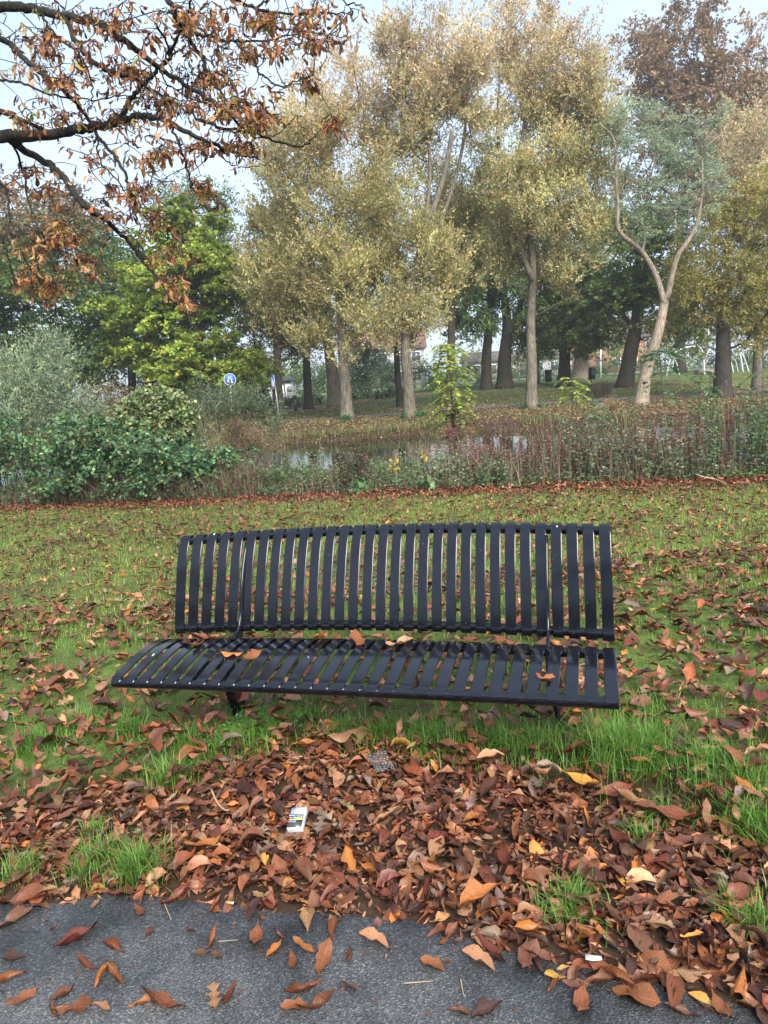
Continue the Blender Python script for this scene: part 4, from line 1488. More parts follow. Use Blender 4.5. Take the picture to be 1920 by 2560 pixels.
# --- the row of tall willows on the far bank
gW = 'tall willows on the far bank'
tree('willow_tree', 'tallest left willow with buff plumes and two-stemmed crown over the pond', [(868, 1050), (862, 940), (855, 840), (848, 730), (845, 600), (850, 430)], r0=0.30, r1=0.10,
     blobs=[(860, 250, 120, 120), (770, 400, 110, 130), (900, 450, 110, 130), (700, 560, 90, 110), (800, 610, 120, 110), (900, 690, 100, 120), (760, 760, 90, 100), (850, 830, 70, 50), (660, 700, 60, 90), (920, 330, 90, 120), (700, 420, 60, 90)],
     ncl=190, crad=0.95, nleaf=78000, style='up', L=0.165, W=0.066, pal=WIL, top_pal=WIL_T, group=gW, sprig=12, cl_jit=0.2)
tree('willow_tree', 'thick trunk willow standing close behind the tallest left willow', [(838, 1018), (830, 930), (820, 850), (815, 740)], r0=0.48, r1=0.2,
     blobs=[(760, 680, 90, 120), (700, 790, 80, 90), (840, 720, 90, 110), (660, 860, 40, 40), (700, 640, 70, 100)], ncl=75, crad=1.0, nleaf=26000, style='up', L=0.17, W=0.07, pal=OLV, group=gW)
tree('willow_tree', 'willow with a knotted scarred trunk and narrow upright crown', [(1025, 1043), (1020, 960), (1014, 880), (1020, 760), (1060, 600), (1110, 440), (1130, 330)], r0=0.28, r1=0.09,
     blobs=[(1090, 130, 110, 120), (1000, 150, 55, 120), (1160, 200, 60, 120), (1010, 330, 60, 110), (1080, 290, 80, 70), (1000, 520, 80, 100), (1010, 640, 90, 110), (1000, 760, 100, 90), (1090, 640, 80, 110), (960, 820, 50, 40)],
     ncl=165, crad=0.9, nleaf=62000, style='up', L=0.165, W=0.066, pal=WIL, top_pal=WIL_T, group=gW, sprig=12, cl_jit=0.2,
     fork=[([(1016, 820, 0), (1080, 620, .5), (1140, 440, .6), (1165, 300, .5), (1170, 160, .5)], 0.12, 0.04), ([(1060, 600, 0), (1075, 420, .4), (1060, 250, .3), (1040, 120, .3)], 0.10, 0.035)])
tree('willow_tree', 'tall willow with a straight clean grey trunk and open upper limbs', [(1327, 1020), (1330, 920), (1332, 800), (1334, 660), (1320, 520), (1300, 380)], r0=0.29, r1=0.10,
     blobs=[(1330, 90, 100, 110), (1400, 130, 70, 110), (1290, 130, 60, 120), (1420, 280, 80, 100), (1350, 230, 90, 80), (1300, 430, 70, 80), (1420, 420, 90, 100), (1340, 520, 100, 90), (1430, 560, 80, 90), (1330, 620, 60, 70), (1250, 500, 70, 110), (1460, 230, 60, 110), (1270, 620, 70, 80), (1410, 650, 80, 80), (1460, 330, 60, 100), (1250, 400, 50, 90), (1500, 240, 55, 110), (1510, 400, 60, 100), (1190, 330, 40, 90)],
     ncl=255, crad=0.9, nleaf=86000, style='up', L=0.165, W=0.066, pal=WIL, top_pal=WIL_T, group=gW, sprig=12, cl_jit=0.2,
     fork=[([(1330, 700, 0), (1270, 520, .4), (1245, 330, .4), (1250, 180, .3)], 0.13, 0.04), ([(1325, 560, 0), (1370, 420, .4), (1400, 260, .5), (1390, 120, .5)], 0.12, 0.04), ([(1300, 380, 0), (1320, 240, -.2), (1330, 110, -.2)], 0.09, 0.03)])
tree('willow_tree', 'willow behind the sapling with dense golden lower plumes', [(1128, 990), (1128, 900), (1130, 780), (1140, 600)], D=40, r0=0.30, r1=0.12,
     blobs=[(1140, 560, 90, 110), (1200, 470, 80, 110), (1150, 720, 70, 70), (1240, 560, 70, 100), (1100, 440, 60, 80), (1060, 760, 70, 60)],
     ncl=90, crad=1.0, nleaf=34000, style='up', L=0.17, W=0.07, pal=OLD, top_pal=WIL, group=gW, sprig=11)
tree('willow_tree', 'slim dark trunk willow between the two pale willow trunks', [(1000, 995), (994, 930), (990, 870), (982, 800)], D=41, r0=0.20, r1=0.12,
     blobs=[(960, 730, 70, 80), (930, 600, 80, 110), (950, 480, 60, 100), (1010, 840, 40, 25)], ncl=60, crad=1.0, nleaf=20000, style='up', L=0.17, W=0.07, pal=OLV, bark='bark_dark', group=gW)
tree('pollard_willow', 'pollard willow with short dark trunk and golden green crown', [(1806, 995), (1806, 930), (1808, 870), (1812, 820)], r0=0.42, r1=0.3,
     blobs=[(1790, 740, 110, 80), (1880, 700, 90, 110), (1720, 760, 70, 80), (1900, 800, 80, 70), (1770, 640, 90, 80), (1860, 560, 90, 110), (1700, 690, 50, 60), (1950, 640, 80, 180)],
     ncl=120, crad=0.85, nleaf=46000, style='round', L=0.155, W=0.075, pal=OLD, group=gW, bark='bark_dark', sprig=11)
tree('silver_willow', 'buff and silver willow rising behind the pollard at the right', [(1890, 985), (1890, 800), (1880, 600)], D=38, r0=0.25, r1=0.1,
     blobs=[(1850, 330, 70, 80), (1900, 400, 90, 120), (1800, 460, 60, 90), (1880, 530, 100, 90), (1960, 380, 80, 150)], ncl=85, crad=0.95, nleaf=30000, style='up', L=0.165, W=0.066, pal=WIL_T + [(3, (0.26, 0.27, 0.17))], group=gW)
tree('robinia_tree', 'pale leaning tree forking into two bare limbs with fine blue-green leaves', [(1600, 1012), (1620, 920), (1645, 830), (1665, 745)], r0=0.30, r1=0.18,
     blobs=[(1560, 330, 80, 60), (1650, 340, 90, 70), (1500, 300, 60, 45), (1600, 420, 80, 70), (1710, 370, 80, 80), (1750, 460, 70, 90), (1650, 490, 70, 60), (1590, 270, 70, 35), (1770, 340, 60, 60), (1545, 480, 40, 60), (1720, 560, 60, 60), (1600, 560, 40, 50), (1810, 420, 50, 80)],
     ncl=150, crad=0.55, nleaf=24000, style='flat', L=0.12, W=0.05, pal=BLU, bark='bark_pale', sprig=11, rtip=0.014, up=-0.2,
     fork=[([(1662, 760, 0), (1640, 690, .2), (1605, 630, .1), (1548, 578, -.2), (1545, 520, -.3), (1540, 440, -.3), (1535, 350, -.3), (1500, 310, -.3)], 0.14, 0.03),
           ([(1606, 632, .1), (1612, 580, .5), (1590, 520, .6), (1565, 480, .7)], 0.06, 0.03), ([(1668, 745, 0), (1690, 650, -.2), (1715, 610, -.3), (1742, 560, -.4), (1755, 480, -.4), (1760, 380, -.4), (1810, 330, -.4)], 0.135, 0.025)])

# ================================================================== OVERHANGING CHESTNUT
trunkp = np.array((-5.6, 6.3, float(gz(-5.6, 6.3))))
chest = empty('horse_chestnut_tree', trunkp)
tag(chest, 'horse chestnut with dark spreading branches and crisp orange-brown leaves', 'tree')


def cd(px, py):
    """distance of the overhanging branches: they spread from the trunk on the left towards the right"""
    return 6.2 - 1.1 * (px / 800.0) + 0.35 * math.sin(px * 0.011 + py * 0.017)


BR = [
    ([(-300, 60), (0, 18), (90, 25), (165, 42), (240, 55), (290, 88), (360, 138), (420, 185), (500, 232), (570, 285), (640, 345)], 0.055, 0.010),
    ([(-420, 300), (-200, 262), (0, 278), (30, 290), (60, 305), (105, 320)], 0.035, 0.02),
    ([(-500, 420), (-250, 360), (0, 342), (60, 342), (140, 335), (200, 322), (270, 313), (305, 300), (350, 292), (400, 296), (450, 320), (520, 355), (600, 385), (650, 400)], 0.075, 0.008),
    ([(300, 302), (312, 280), (320, 255), (345, 228), (380, 190), (420, 150), (440, 100), (470, 40), (480, -40)], 0.035, 0.008),
    ([(20, 345), (60, 375), (120, 410), (165, 450), (200, 500), (235, 530), (275, 560), (320, 605), (355, 650), (390, 690), (420, 735), (445, 765)], 0.045, 0.006),
    ([(-200, 20), (0, 95), (40, 130), (80, 165), (140, 210), (200, 270), (240, 330), (270, 370), (310, 430), (325, 480), (345, 520), (380, 560), (420, 600)], 0.035, 0.005),
    ([(360, -120), (420, 0), (450, 60), (480, 110), (510, 150), (515, 185), (560, 240), (600, 290)], 0.030, 0.007),
    ([(470, 80), (520, 90), (570, 104), (620, 106), (690, 96), (740, 70), (790, 45)], 0.016, 0.004),
    ([(590, 105), (630, 150), (650, 180), (690, 212), (720, 212), (760, 195), (785, 188)], 0.012, 0.004),
    ([(500, 300), (560, 320), (640, 335), (700, 357), (750, 364), (780, 350), (800, 325), (830, 305)], 0.016, 0.004),
    ([(160, 42), (200, 120), (260, 170), (330, 195), (380, 225), (440, 260), (500, 300)], 0.028, 0.010),
    ([(-120, 380), (0, 455), (20, 500), (25, 560), (15, 610), (30, 680), (45, 735)], 0.018, 0.004),
    ([(30, 350), (60, 440), (70, 500), (90, 560), (112, 600), (100, 640), (90, 720)], 0.014, 0.004),
    ([(420, 300), (450, 370), (470, 430), (480, 470), (500, 500), (525, 528), (545, 515)], 0.012, 0.004),
    ([(240, 330), (250, 400), (300, 460), (330, 520), (330, 560)], 0.010, 0.004),
    ([(500, -80), (560, -20), (640, 20), (720, 35), (790, 30), (880, 38)], 0.022, 0.004),
    ([(640, 20), (690, -10), (780, -20), (880, 10), (905, 20)], 0.012, 0.004),
    ([(350, 650), (340, 600), (280, 590), (255, 640), (285, 715)], 0.007, 0.003),
    ([(100, 25), (130, 80), (200, 140), (230, 220), (230, 260)], 0.014, 0.005),
    ([(400, 690), (440, 680), (480, 670), (520, 660)], 0.006, 0.003),
    ([(0, 200), (60, 210), (140, 240), (230, 250), (310, 240), (390, 250)], 0.014, 0.004),
    ([(520, 355), (560, 400), (600, 418), (650, 415), (690, 395)], 0.008, 0.003),
    ([(390, 60), (420, 120), (400, 180), (430, 220), (520, 260), (620, 270)], 0.012, 0.004),
    ([(60, 560), (110, 590), (150, 620), (200, 650)], 0.008, 0.003),
    ([(20, 520), (60, 640), (110, 720), (140, 740)], 0.008, 0.003),
    ([(640, 345), (700, 330), (735, 290), (755, 290)], 0.006, 0.003),
]
nodes = []
mb = MB()
for pts, r0, r1 in BR:
    W_ = [at(px, py, cd(max(px, -450), py)) for px, py in pts]
    n = 6 * len(W_)
    P = smooth_path(W_, n)
    P[1:-1] += rng.normal(0, 0.006, (n - 2, 3))
    mb.tube(P - trunkp, 0.74 * np.linspace(r0, r1, n), 7)
    nodes.append(P)
# the limbs outside the frame run back to the trunk, which stands left of the view
tr_pts = [trunkp + np.array(q) for q in ((0, 0, -0.2), (0.02, 0, 1.2), (-0.05, 0.05, 2.6), (0.05, 0, 4.0), (0, 0.1, 5.6), (0.2, 0, 7.5))]
mt = MB()
mt.tube(smooth_path(tr_pts, 30) - trunkp, np.linspace(0.34, 0.14, 30), 14)
mt.build('trunk', M['bark_dark'], chest, smooth=True)
for k, zt in ((0, 4.6), (1, 3.0), (2, 2.9), (5, 4.4), (6, 5.6), (11, 3.1), (15, 6.2)):
    a = nodes[k][0]
    b = trunkp + np.array((0.05, 0, zt))
    mid = (a + b) / 2 + np.array((0, 0, 0.15))
    r = BR[k][1] * 0.74
    mb.tube(smooth_path([b, mid, a], 12) - trunkp, np.linspace(r * 1.7, r, 12), 8)
ALLN = np.vstack(nodes)

# leaf clusters: density blobs in photo pixels (centre, radii, number)
DENS = [(120, 90, 150, 100, 64), (300, 60, 140, 70, 44), (480, 60, 130, 80, 56), (650, 50, 120, 60, 58), (620, 130, 110, 40, 26), (540, 190, 120, 60, 50), (150, 200, 150, 60, 50), (330, 170, 110, 60, 40),
        (420, 250, 130, 50, 44), (560, 270, 110, 50, 50), (650, 290, 60, 50, 26), (300, 300, 130, 60, 34), (160, 290, 120, 40, 24), (60, 300, 60, 40, 12), (500, 360, 110, 35, 22), (610, 360, 60, 40, 22), (390, 380, 110, 50, 26), (230, 400, 70, 30, 8),
        (60, 420, 70, 40, 18), (130, 470, 60, 40, 14), (350, 480, 70, 50, 26), (510, 480, 40, 40, 22), (380, 560, 60, 40, 22), (160, 590, 70, 60, 40), (210, 650, 40, 30, 22), (90, 620, 60, 50, 18), (120, 720, 60, 35, 32), (60, 700, 50, 40, 14),
        (290, 480, 50, 50, 12), (430, 640, 50, 50, 14), (430, 710, 40, 35, 16), (470, 760, 30, 15, 6), (300, 540, 50, 40, 10), (760, 60, 60, 60, 20), (820, 30, 60, 30, 10), (800, 110, 50, 35, 8), (770, 210, 40, 30, 9), (830, 300, 40, 30, 16), (860, 90, 40, 30, 4), (690, 130, 40, 30, 12)]
CLS = [leaf_shape(600 + k, 7, 1, 'chestnut', 1.3) for k in range(18)]
CPAL = [(5, (0.40, 0.195, 0.080)), (5, (0.31, 0.138, 0.058)), (3.5, (0.22, 0.095, 0.045)), (3.5, (0.48, 0.29, 0.14)), (1.5, (0.38, 0.30, 0.08)), (0.8, (0.18, 0.19, 0.06)), (3, (0.12, 0.055, 0.033))]
hang = []
twig = MB()
for cx_, cy_, rx, ry, n in DENS:
    for q in range(int(n * 1.75)):
        a, r = rng.uniform(0, 6.283), min(1.7, abs(rng.normal(0, 0.72)))
        px, py = cx_ + math.cos(a) * r * rx, cy_ + math.sin(a) * r * ry
        Y = cd(px, py) + rng.normal(0, 0.22)
        tip = at(px, py, Y)
        d = np.linalg.norm(ALLN - tip, axis=1)
        k = int(np.argmin(d))
        a0 = ALLN[k]
        dist = d[k]
        if dist > 0.03:
            ctrl = a0 * 0.4 + tip * 0.6 + np.array((rng.normal(0, 0.06), rng.normal(0, 0.06), 0.08 * min(1, dist)))
            t = np.linspace(0, 1, 6)[:, None]
            pts = (1 - t) ** 2 * a0 + 2 * t * (1 - t) * ctrl + t * t * tip
            twig.tube(pts - trunkp, np.linspace(min(0.006, 0.003 + dist * 0.006), 0.0022, 6), 4, caps=False)
            ALLN = np.vstack([ALLN, pts[2:]])
        m = int(rng.integers(1, 5))
        base_az = rng.uniform(0, 6.283)
        sz0 = rng.uniform(0.052, 0.105)
        cl = pick(CPAL, 1, 0.1)[0]
        for j in range(m):
            az = base_az + j * 6.283 / m + rng.normal(0, 0.35)
            drp = -rng.uniform(0.5, 1.35)
            hang.append((tip, az, drp, rng.uniform(-0.9, 0.9), sz0 * rng.uniform(0.7, 1.15), int(rng.integers(18)), np.clip(cl * np.exp(rng.normal(0, 0.22)) * np.exp(rng.normal(0, 0.07, 3)), 0.01, 0.8)))
mb.build('branches', M['bark_twig'], chest, smooth=True)
twig.build('twigs', M['bark_twig'], chest, smooth=True)['kind'] = 'stuff'
hp = np.array([h_[0] for h_ in hang])
hx, hy, hd = project(hp)
vis = (hx > 5) & (hx < 1915) & (hy > 5)
sc = np.where(vis, np.array([h_[4] for h_ in hang]) / hd, -1)
singles = set(np.argsort(-sc)[:290].tolist())
VV, QQ, CC, UU, off = [], [], [], [], 0
hmesh = {}
for k, (p, az, drp, rl, sz, si, c) in enumerate(hang):
    m = Matrix.Translation(Vector(p - trunkp)) @ Matrix.Rotation(az, 4, 'Z') @ Matrix.Rotation(-drp, 4, 'Y') @ Matrix.Rotation(rl, 4, 'X') @ Matrix.Scale(sz, 4) @ Matrix.Translation((0.5, 0, 0))
    V, Q, UV = CLS[si]
    if k in singles:
        ci = int(np.argmin([np.abs(np.array(x[1]) - c).sum() for x in CPAL]))
        key = (si, ci)
        if key not in hmesh:
            hmesh[key] = mkmesh('hanging_leaf_blade', V, Q, M['chestnut'], col=np.repeat(np.array(CPAL[ci][1])[None], len(V), 0), uv=UV, smooth=True)
        o = bpy.data.objects.new('leaf', hmesh[key])
        COL.objects.link(o)
        o.parent = chest
        o.matrix_local = m
    else:
        A = np.array(m)
        VV.append(V @ A[:3, :3].T + A[:3, 3])
        QQ.append(Q + off)
        UU.append(UV)
        CC.append(np.repeat(c[None], len(V), 0))
        off += len(V)
o = mk('foliage', np.vstack(VV), np.vstack(QQ), M['chestnut'], chest, col=np.vstack(CC), uv=np.vstack(UU), smooth=True)
o['kind'] = 'stuff'

# ================================================================== SHRUBS AND BANK VEGETATION
def inblobs(blobs, n, shell=False):
    C, k = clump_points(blobs, n, shell)
    return C


def px_blobs(lst, Y, depth=1.0):
    out = []
    for b in lst:
        px, py, rx, ry = b[:4]
        y = Y + (b[4] if len(b) > 4 else 0)
        k = y / FPX
        out.append((at(px, py, y), np.array((rx * k, depth * max(0.35, min(rx, 1.3 * ry) * k), ry * k))))
    return out


def shrub(name, label, blobs, Y, nleaf, L, W, pal, style='round', ncl=40, crad=0.3, cat='shrub', mat='leaf', stems=30, stem_mat='bark_dark', depth=1.0, group=None, nparts=0, spread=0.5, sprig=9, stemr=0.008, shell=False):
    bl = px_blobs(blobs, Y, depth)
    c0 = np.mean([b[0] for b in bl], axis=0)
    base = np.array((c0[0], c0[1], float(gz(c0[0], c0[1]))))
    root = empty(name, base)
    C = inblobs(bl, ncl, shell)
    g = gz(C[:, 0], C[:, 1])
    C[:, 2] = np.maximum(C[:, 2], np.maximum(g, WATER_Z) + crad * 0.6)
    R = crad * rng.uniform(0.7, 1.35, ncl)
    V, Q, c = sprays(C, R, nleaf, style, L, W, pal, sprig=sprig, cl_jit=0.22, tri=Y > 30)
    mk('foliage', V - base, Q, M[mat], root, col=c)
    mb = MB()
    for k in range(stems):
        tip = C[int(rng.integers(len(C)))]
        xb = tip[0] + rng.normal(0, spread * 0.5)
        yb = tip[1] + rng.normal(0, spread * 0.4)
        zb = float(gz(xb, yb)) - 0.05
        a = np.array((xb, yb, zb))
        mid = (a + tip) / 2 + np.array((rng.normal(0, 0.12), rng.normal(0, 0.12), 0.12))
        mb.tube(smooth_path([a, mid, tip], 7) - base, np.linspace(stemr, stemr * 0.35, 7), 4, caps=False)
    mb.build('stems', M[stem_mat], root, smooth=True)['kind'] = 'stuff'
    if nparts:
        d = unit(rng.normal(size=(nparts, 3)) * np.array((1, 1, 0.8)) + np.array((0, -1.6, 0.5)))
        k = rng.integers(0, len(bl), nparts)
        for q in range(nparts):
            b = bl[k[q]]
            p = b[0] + d[q] * b[1] * rng.uniform(0.95, 1.12)
            p[2] = max(p[2], float(gz(p[0], p[1])) + 0.15)
            o = bpy.data.objects.new('leaf', BRL[int(rng.integers(len(BRL)))])
            COL.objects.link(o)
            o.parent = root
            o.matrix_local = Matrix.Translation(Vector(p - base)) @ Matrix.Rotation(rng.uniform(0, 6.283), 4, 'Z') @ Matrix.Rotation(rng.uniform(-0.2, 0.9), 4, 'Y') @ Matrix.Rotation(rng.normal(0, 0.4), 4, 'X') @ Matrix.Scale(rng.uniform(0.06, 0.085), 4)
    tag(root, label, cat, group)
    return root


BRAM = [(5, (0.052, 0.120, 0.058)), (4, (0.080, 0.165, 0.072)), (3, (0.12, 0.215, 0.09)), (1.6, (0.13, 0.19, 0.06)), (0.35, (0.34, 0.34, 0.07)), (0.6, (0.16, 0.10, 0.045))]
BRL = []
for k in range(16):
    V, Q, UV = leaf_shape(700 + k, 6, 1, 'oval', 0.5)
    c = pick(BRAM, 1, 0.15)
    BRL.append(mkmesh('bramble_leaf_blade', V, Q, M['glossleaf'], col=np.repeat(c, len(V), 0), uv=UV, smooth=True))

gBr = 'brambles along the lawn edge'
shrub('bramble_bush', 'dark green bramble thicket with arching stems at the left end of the lawn edge', [(-60, 1110, 120, 100), (80, 1090, 120, 85), (40, 1180, 130, 55), (-150, 1150, 130, 110)], 13.5, 9500, 0.078, 0.056, BRAM, 'droop', 70, 0.34,
      cat='bramble', mat='glossleaf', stems=90, group=gBr, nparts=70)
shrub('bramble_bush', 'dark green bramble thicket flecked with yellow leaves below the reeds', [(240, 1115, 130, 85), (330, 1160, 120, 70), (190, 1190, 120, 50)], 12.8, 9000, 0.078, 0.056, BRAM, 'droop', 65, 0.34,
      cat='bramble', mat='glossleaf', stems=90, group=gBr, nparts=80)
shrub('bramble_bush', 'lower bramble thicket below the ivy mound ending in dry brown stems', [(430, 1150, 120, 75), (530, 1170, 90, 60), (400, 1210, 110, 40)], 12.3, 8000, 0.078, 0.056, BRAM, 'droop', 58, 0.33,
      cat='bramble', mat='glossleaf', stems=80, group=gBr, nparts=70)
shrub('bramble_bush', 'bramble thicket continuing along the lawn edge past the chestnut trunk', [(-330, 1150, 150, 100), (-560, 1150, 150, 100), (-800, 1160, 150, 100)], 14.6, 7000, 0.085, 0.062, BRAM, 'droop', 70, 0.36, cat='bramble', mat='glossleaf', stems=60, group=gBr)
shrub('silver_shrub', 'tall silvery grey-green willow shrub behind the brambles', [(90, 960, 90, 110), (150, 900, 50, 90), (60, 1010, 120, 70), (200, 1000, 60, 70), (120, 850, 30, 40), (30, 930, 70, 60)], 15.5, 17000, 0.085, 0.022, SIL, 'up', 80, 0.42, stems=40, sprig=14)
IVY = [(5, (0.13, 0.19, 0.07)), (3, (0.17, 0.20, 0.10)), (3, (0.29, 0.30, 0.12)), (2, (0.05, 0.085, 0.035))]
shrub('ivy_mound', 'rounded mound of variegated ivy over an old stump', [(392, 1045, 88, 78)], 14.6, 10000, 0.085, 0.075, IVY, 'droop', 330, 0.10, stems=20, depth=0.95, mat='glossleaf', shell=True)
shrub('willowherb_shrub', 'grey-green bushy weeds with dry brown stems left of the pond', [(560, 1010, 80, 60), (620, 1040, 70, 60), (520, 1060, 60, 50), (680, 1060, 30, 30)], 20.0, 12000, 0.085, 0.026, [(4, (0.105, 0.155, 0.085)), (3, (0.15, 0.19, 0.10)), (1.4, (0.19, 0.13, 0.07)), (1, (0.07, 0.11, 0.05))], 'up', 60, 0.42, stems=70, stem_mat='bark_grey', sprig=12)
shrub('willowherb_shrub', 'reddish brown dry shrub at the left corner of the pond', [(640, 1110, 60, 35), (600, 1090, 50, 40), (690, 1100, 30, 18)], 17.5, 5500, 0.06, 0.02, [(4, (0.20, 0.125, 0.075)), (3, (0.26, 0.18, 0.11)), (2, (0.13, 0.14, 0.06))], 'up', 36, 0.32, stems=70, stem_mat='bark_grey')
shrub('dry_shrub', 'russet brown dead shrub between the reeds and the ivy mound', [(250, 1020, 60, 50), (300, 1000, 40, 50)], 16.5, 3600, 0.06, 0.02, [(4, (0.17, 0.10, 0.06)), (3, (0.13, 0.12, 0.06)), (2, (0.24, 0.17, 0.10))], 'up', 30, 0.35, stems=60, stem_mat='bark_grey')
# shrubbery along the far path
GS = [(4, (0.085, 0.125, 0.075)), (3, (0.12, 0.16, 0.095)), (2, (0.055, 0.09, 0.05))]
gH = 'shrubs along the far path'
shrub('shrub', 'pale green mounded shrub behind the leafy path', [(830, 945, 70, 50), (780, 970, 60, 35), (900, 950, 50, 50)], 56, 9000, 0.15, 0.07, [(3, (0.13, 0.19, 0.065)), (2, (0.18, 0.23, 0.08)), (2, (0.085, 0.13, 0.05))], 'round', 40, 0.9, stems=12, group=gH)
shrub('shrub', 'grey-green shrub mass right of the willow trunks', [(950, 925, 70, 50), (1010, 935, 70, 50), (1080, 930, 60, 50), (900, 920, 50, 50), (1160, 935, 60, 40)], 60, 17000, 0.16, 0.075, GS, 'round', 55, 1.0, stems=12, group=gH)
shrub('shrub', 'low blue-green hedge beside the leafy path', [(880, 990, 90, 14), (960, 985, 70, 12), (780, 1000, 60, 12)], 52, 5200, 0.13, 0.07, GS, 'round', 40, 0.35, stems=8, group=gH)
shrub('shrub', 'lilac-grey flowering shrub at the foot of the lamp post', [(690, 1000, 40, 16), (740, 1003, 35, 12)], 50, 3200, 0.11, 0.06, [(3, (0.20, 0.19, 0.23)), (3, (0.10, 0.14, 0.08))], 'round', 24, 0.4, stems=8, group=gH)
shrub('shrub', 'dark bluish shrubs below the yellow-green maple', [(560, 985, 80, 30), (480, 1005, 70, 25), (650, 985, 50, 30)], 40, 7500, 0.12, 0.06, [(3, (0.075, 0.12, 0.075)), (2, (0.11, 0.16, 0.10)), (2, (0.05, 0.08, 0.045))], 'round', 45, 0.6, stems=12, group=gH)
shrub('yew_bush', 'black-green drooping yew between the willow trunks', [(905, 840, 30, 60), (900, 910, 35, 45), (925, 880, 22, 40)], 54, 7000, 0.12, 0.05, [(3, (0.012, 0.022, 0.016)), (2, (0.022, 0.035, 0.022))], 'droop', 36, 0.8, stems=6, group=gH)
shrub('shrub', 'dark clipped shrub beside the grey stone pillar', [(1095, 950, 32, 28)], 57, 3000, 0.10, 0.05, DGR, 'round', 20, 0.5, stems=6, group=gH)
shrub('hedge', 'long low green hedge at the top of the far lawn', [(1270, 945, 60, 7), (1370, 938, 60, 7), (1500, 925, 60, 9), (1620, 915, 60, 12), (1750, 905, 60, 12), (1880, 900, 60, 14)], 74, 11000, 0.16, 0.08, DGR, 'round', 70, 0.5, stems=8, cat='hedge')
shrub('shrub', 'dry brown brushwood heap left of the pale leaning tree', [(1500, 980, 40, 14), (1470, 985, 25, 10)], 39, 2200, 0.12, 0.03, [(3, (0.10, 0.065, 0.05)), (2, (0.16, 0.11, 0.08))], 'up', 20, 0.35, stems=40, stem_mat='bark_grey')
shrub('shrub', 'small heap of pale dry foliage at the pond edge', [(1530, 1020, 26, 12)], 31, 1500, 0.10, 0.03, [(3, (0.28, 0.19, 0.10)), (2, (0.22, 0.17, 0.09))], 'up', 14, 0.25, stems=20, stem_mat='bark_grey')
for lab, b, Y in [('green ivy sprouts at the foot of the straight grey trunk', [(1310, 1024, 18, 7), (1350, 1022, 16, 7)], 34.5), ('green ivy sprouts at the foot of the knotted willow trunk', [(1012, 1044, 14, 8), (1045, 1046, 20, 7)], 32.6), ('small ivy tuft at the foot of the tallest left willow', [(868, 1050, 12, 5)], 32.8)]:
    shrub('ivy_tuft', lab, b, Y, 700, 0.10, 0.07, [(3, (0.05, 0.14, 0.05)), (2, (0.08, 0.19, 0.06))], 'round', 10, 0.16, stems=4)


# ---- tall weeds of the near bank: stems with leaves, thin tubes built as narrow three-sided blades
def weeds(name, label, n, xr, yo, h, per, L, W, lp, sp, stem_w=0.007, leaf_from=0.25, lean=0.12, cat='weeds', dx=None, flat=1.2, dirz=0.0):
    x = rng.uniform(xr[0], xr[1], n) if dx is None else dx
    y = near_edge(x) + rng.uniform(yo[0], yo[1], n)
    z = np.maximum(gz(x, y), WATER_Z - 0.2)
    hh = rng.uniform(h[0], h[1], n) * (0.5 + 0.85 * vnoise(x, y, 0.5, int(1000 * h[1]) % 97))
    a = rng.uniform(0, 6.283, n)
    ln = np.abs(rng.normal(0, lean, n)) * hh
    d = np.stack([np.cos(a) * ln, np.sin(a) * ln, hh], -1)
    B = np.stack([x, y, z], -1)
    mb = MB()
    sc_ = pick(sp, n, 0.2)
    th = np.array((0, 2.1, 4.2))
    ring = np.stack([np.cos(th), np.sin(th), th * 0], -1) * stem_w * 0.5
    bend = np.stack([np.cos(a), np.sin(a), a * 0], -1) * (ln * 0.5)[:, None]
    lv = [B, B + d * 0.5 - bend * 0.4, B + d]
    V = np.stack([l[:, None, :] + ring[None] * f for l, f in zip(lv, (1, 0.75, 0.3))], 1).reshape(n, 9, 3)
    Q0 = np.array([(r * 3 + s, r * 3 + (s + 1) % 3, (r + 1) * 3 + (s + 1) % 3, (r + 1) * 3 + s) for r in range(2) for s in range(3)])
    Q = (np.arange(n)[:, None, None] * 9 + Q0[None]).reshape(-1, 4)
    mb.add(V.reshape(-1, 3), Q, None, np.repeat(sc_, 9, 0))
    if per:
        t = rng.uniform(leaf_from, 1.0, (n, per))
        k = np.repeat(np.arange(n), per)
        t = t.ravel()
        P = B[k] + d[k] * t[:, None] - bend[k] * (0.4 * np.sin(math.pi * t))[:, None]
        az = rng.uniform(0, 6.283, len(k))
        D = np.stack([np.cos(az), np.sin(az), rng.normal(dirz, 0.35, len(k))], -1)
        Vc, Qc, Cc = cards(P, D, L * rng.uniform(0.6, 1.3, len(k)) * (1.15 - 0.5 * t), W * rng.uniform(0.6, 1.3, len(k)), pick(lp, len(k), 0.22), flat)
        mb.add(Vc, Qc, None, Cc)
    o = mb.build(name, M['leaf'])
    return tag(o, label, cat, kind='stuff')


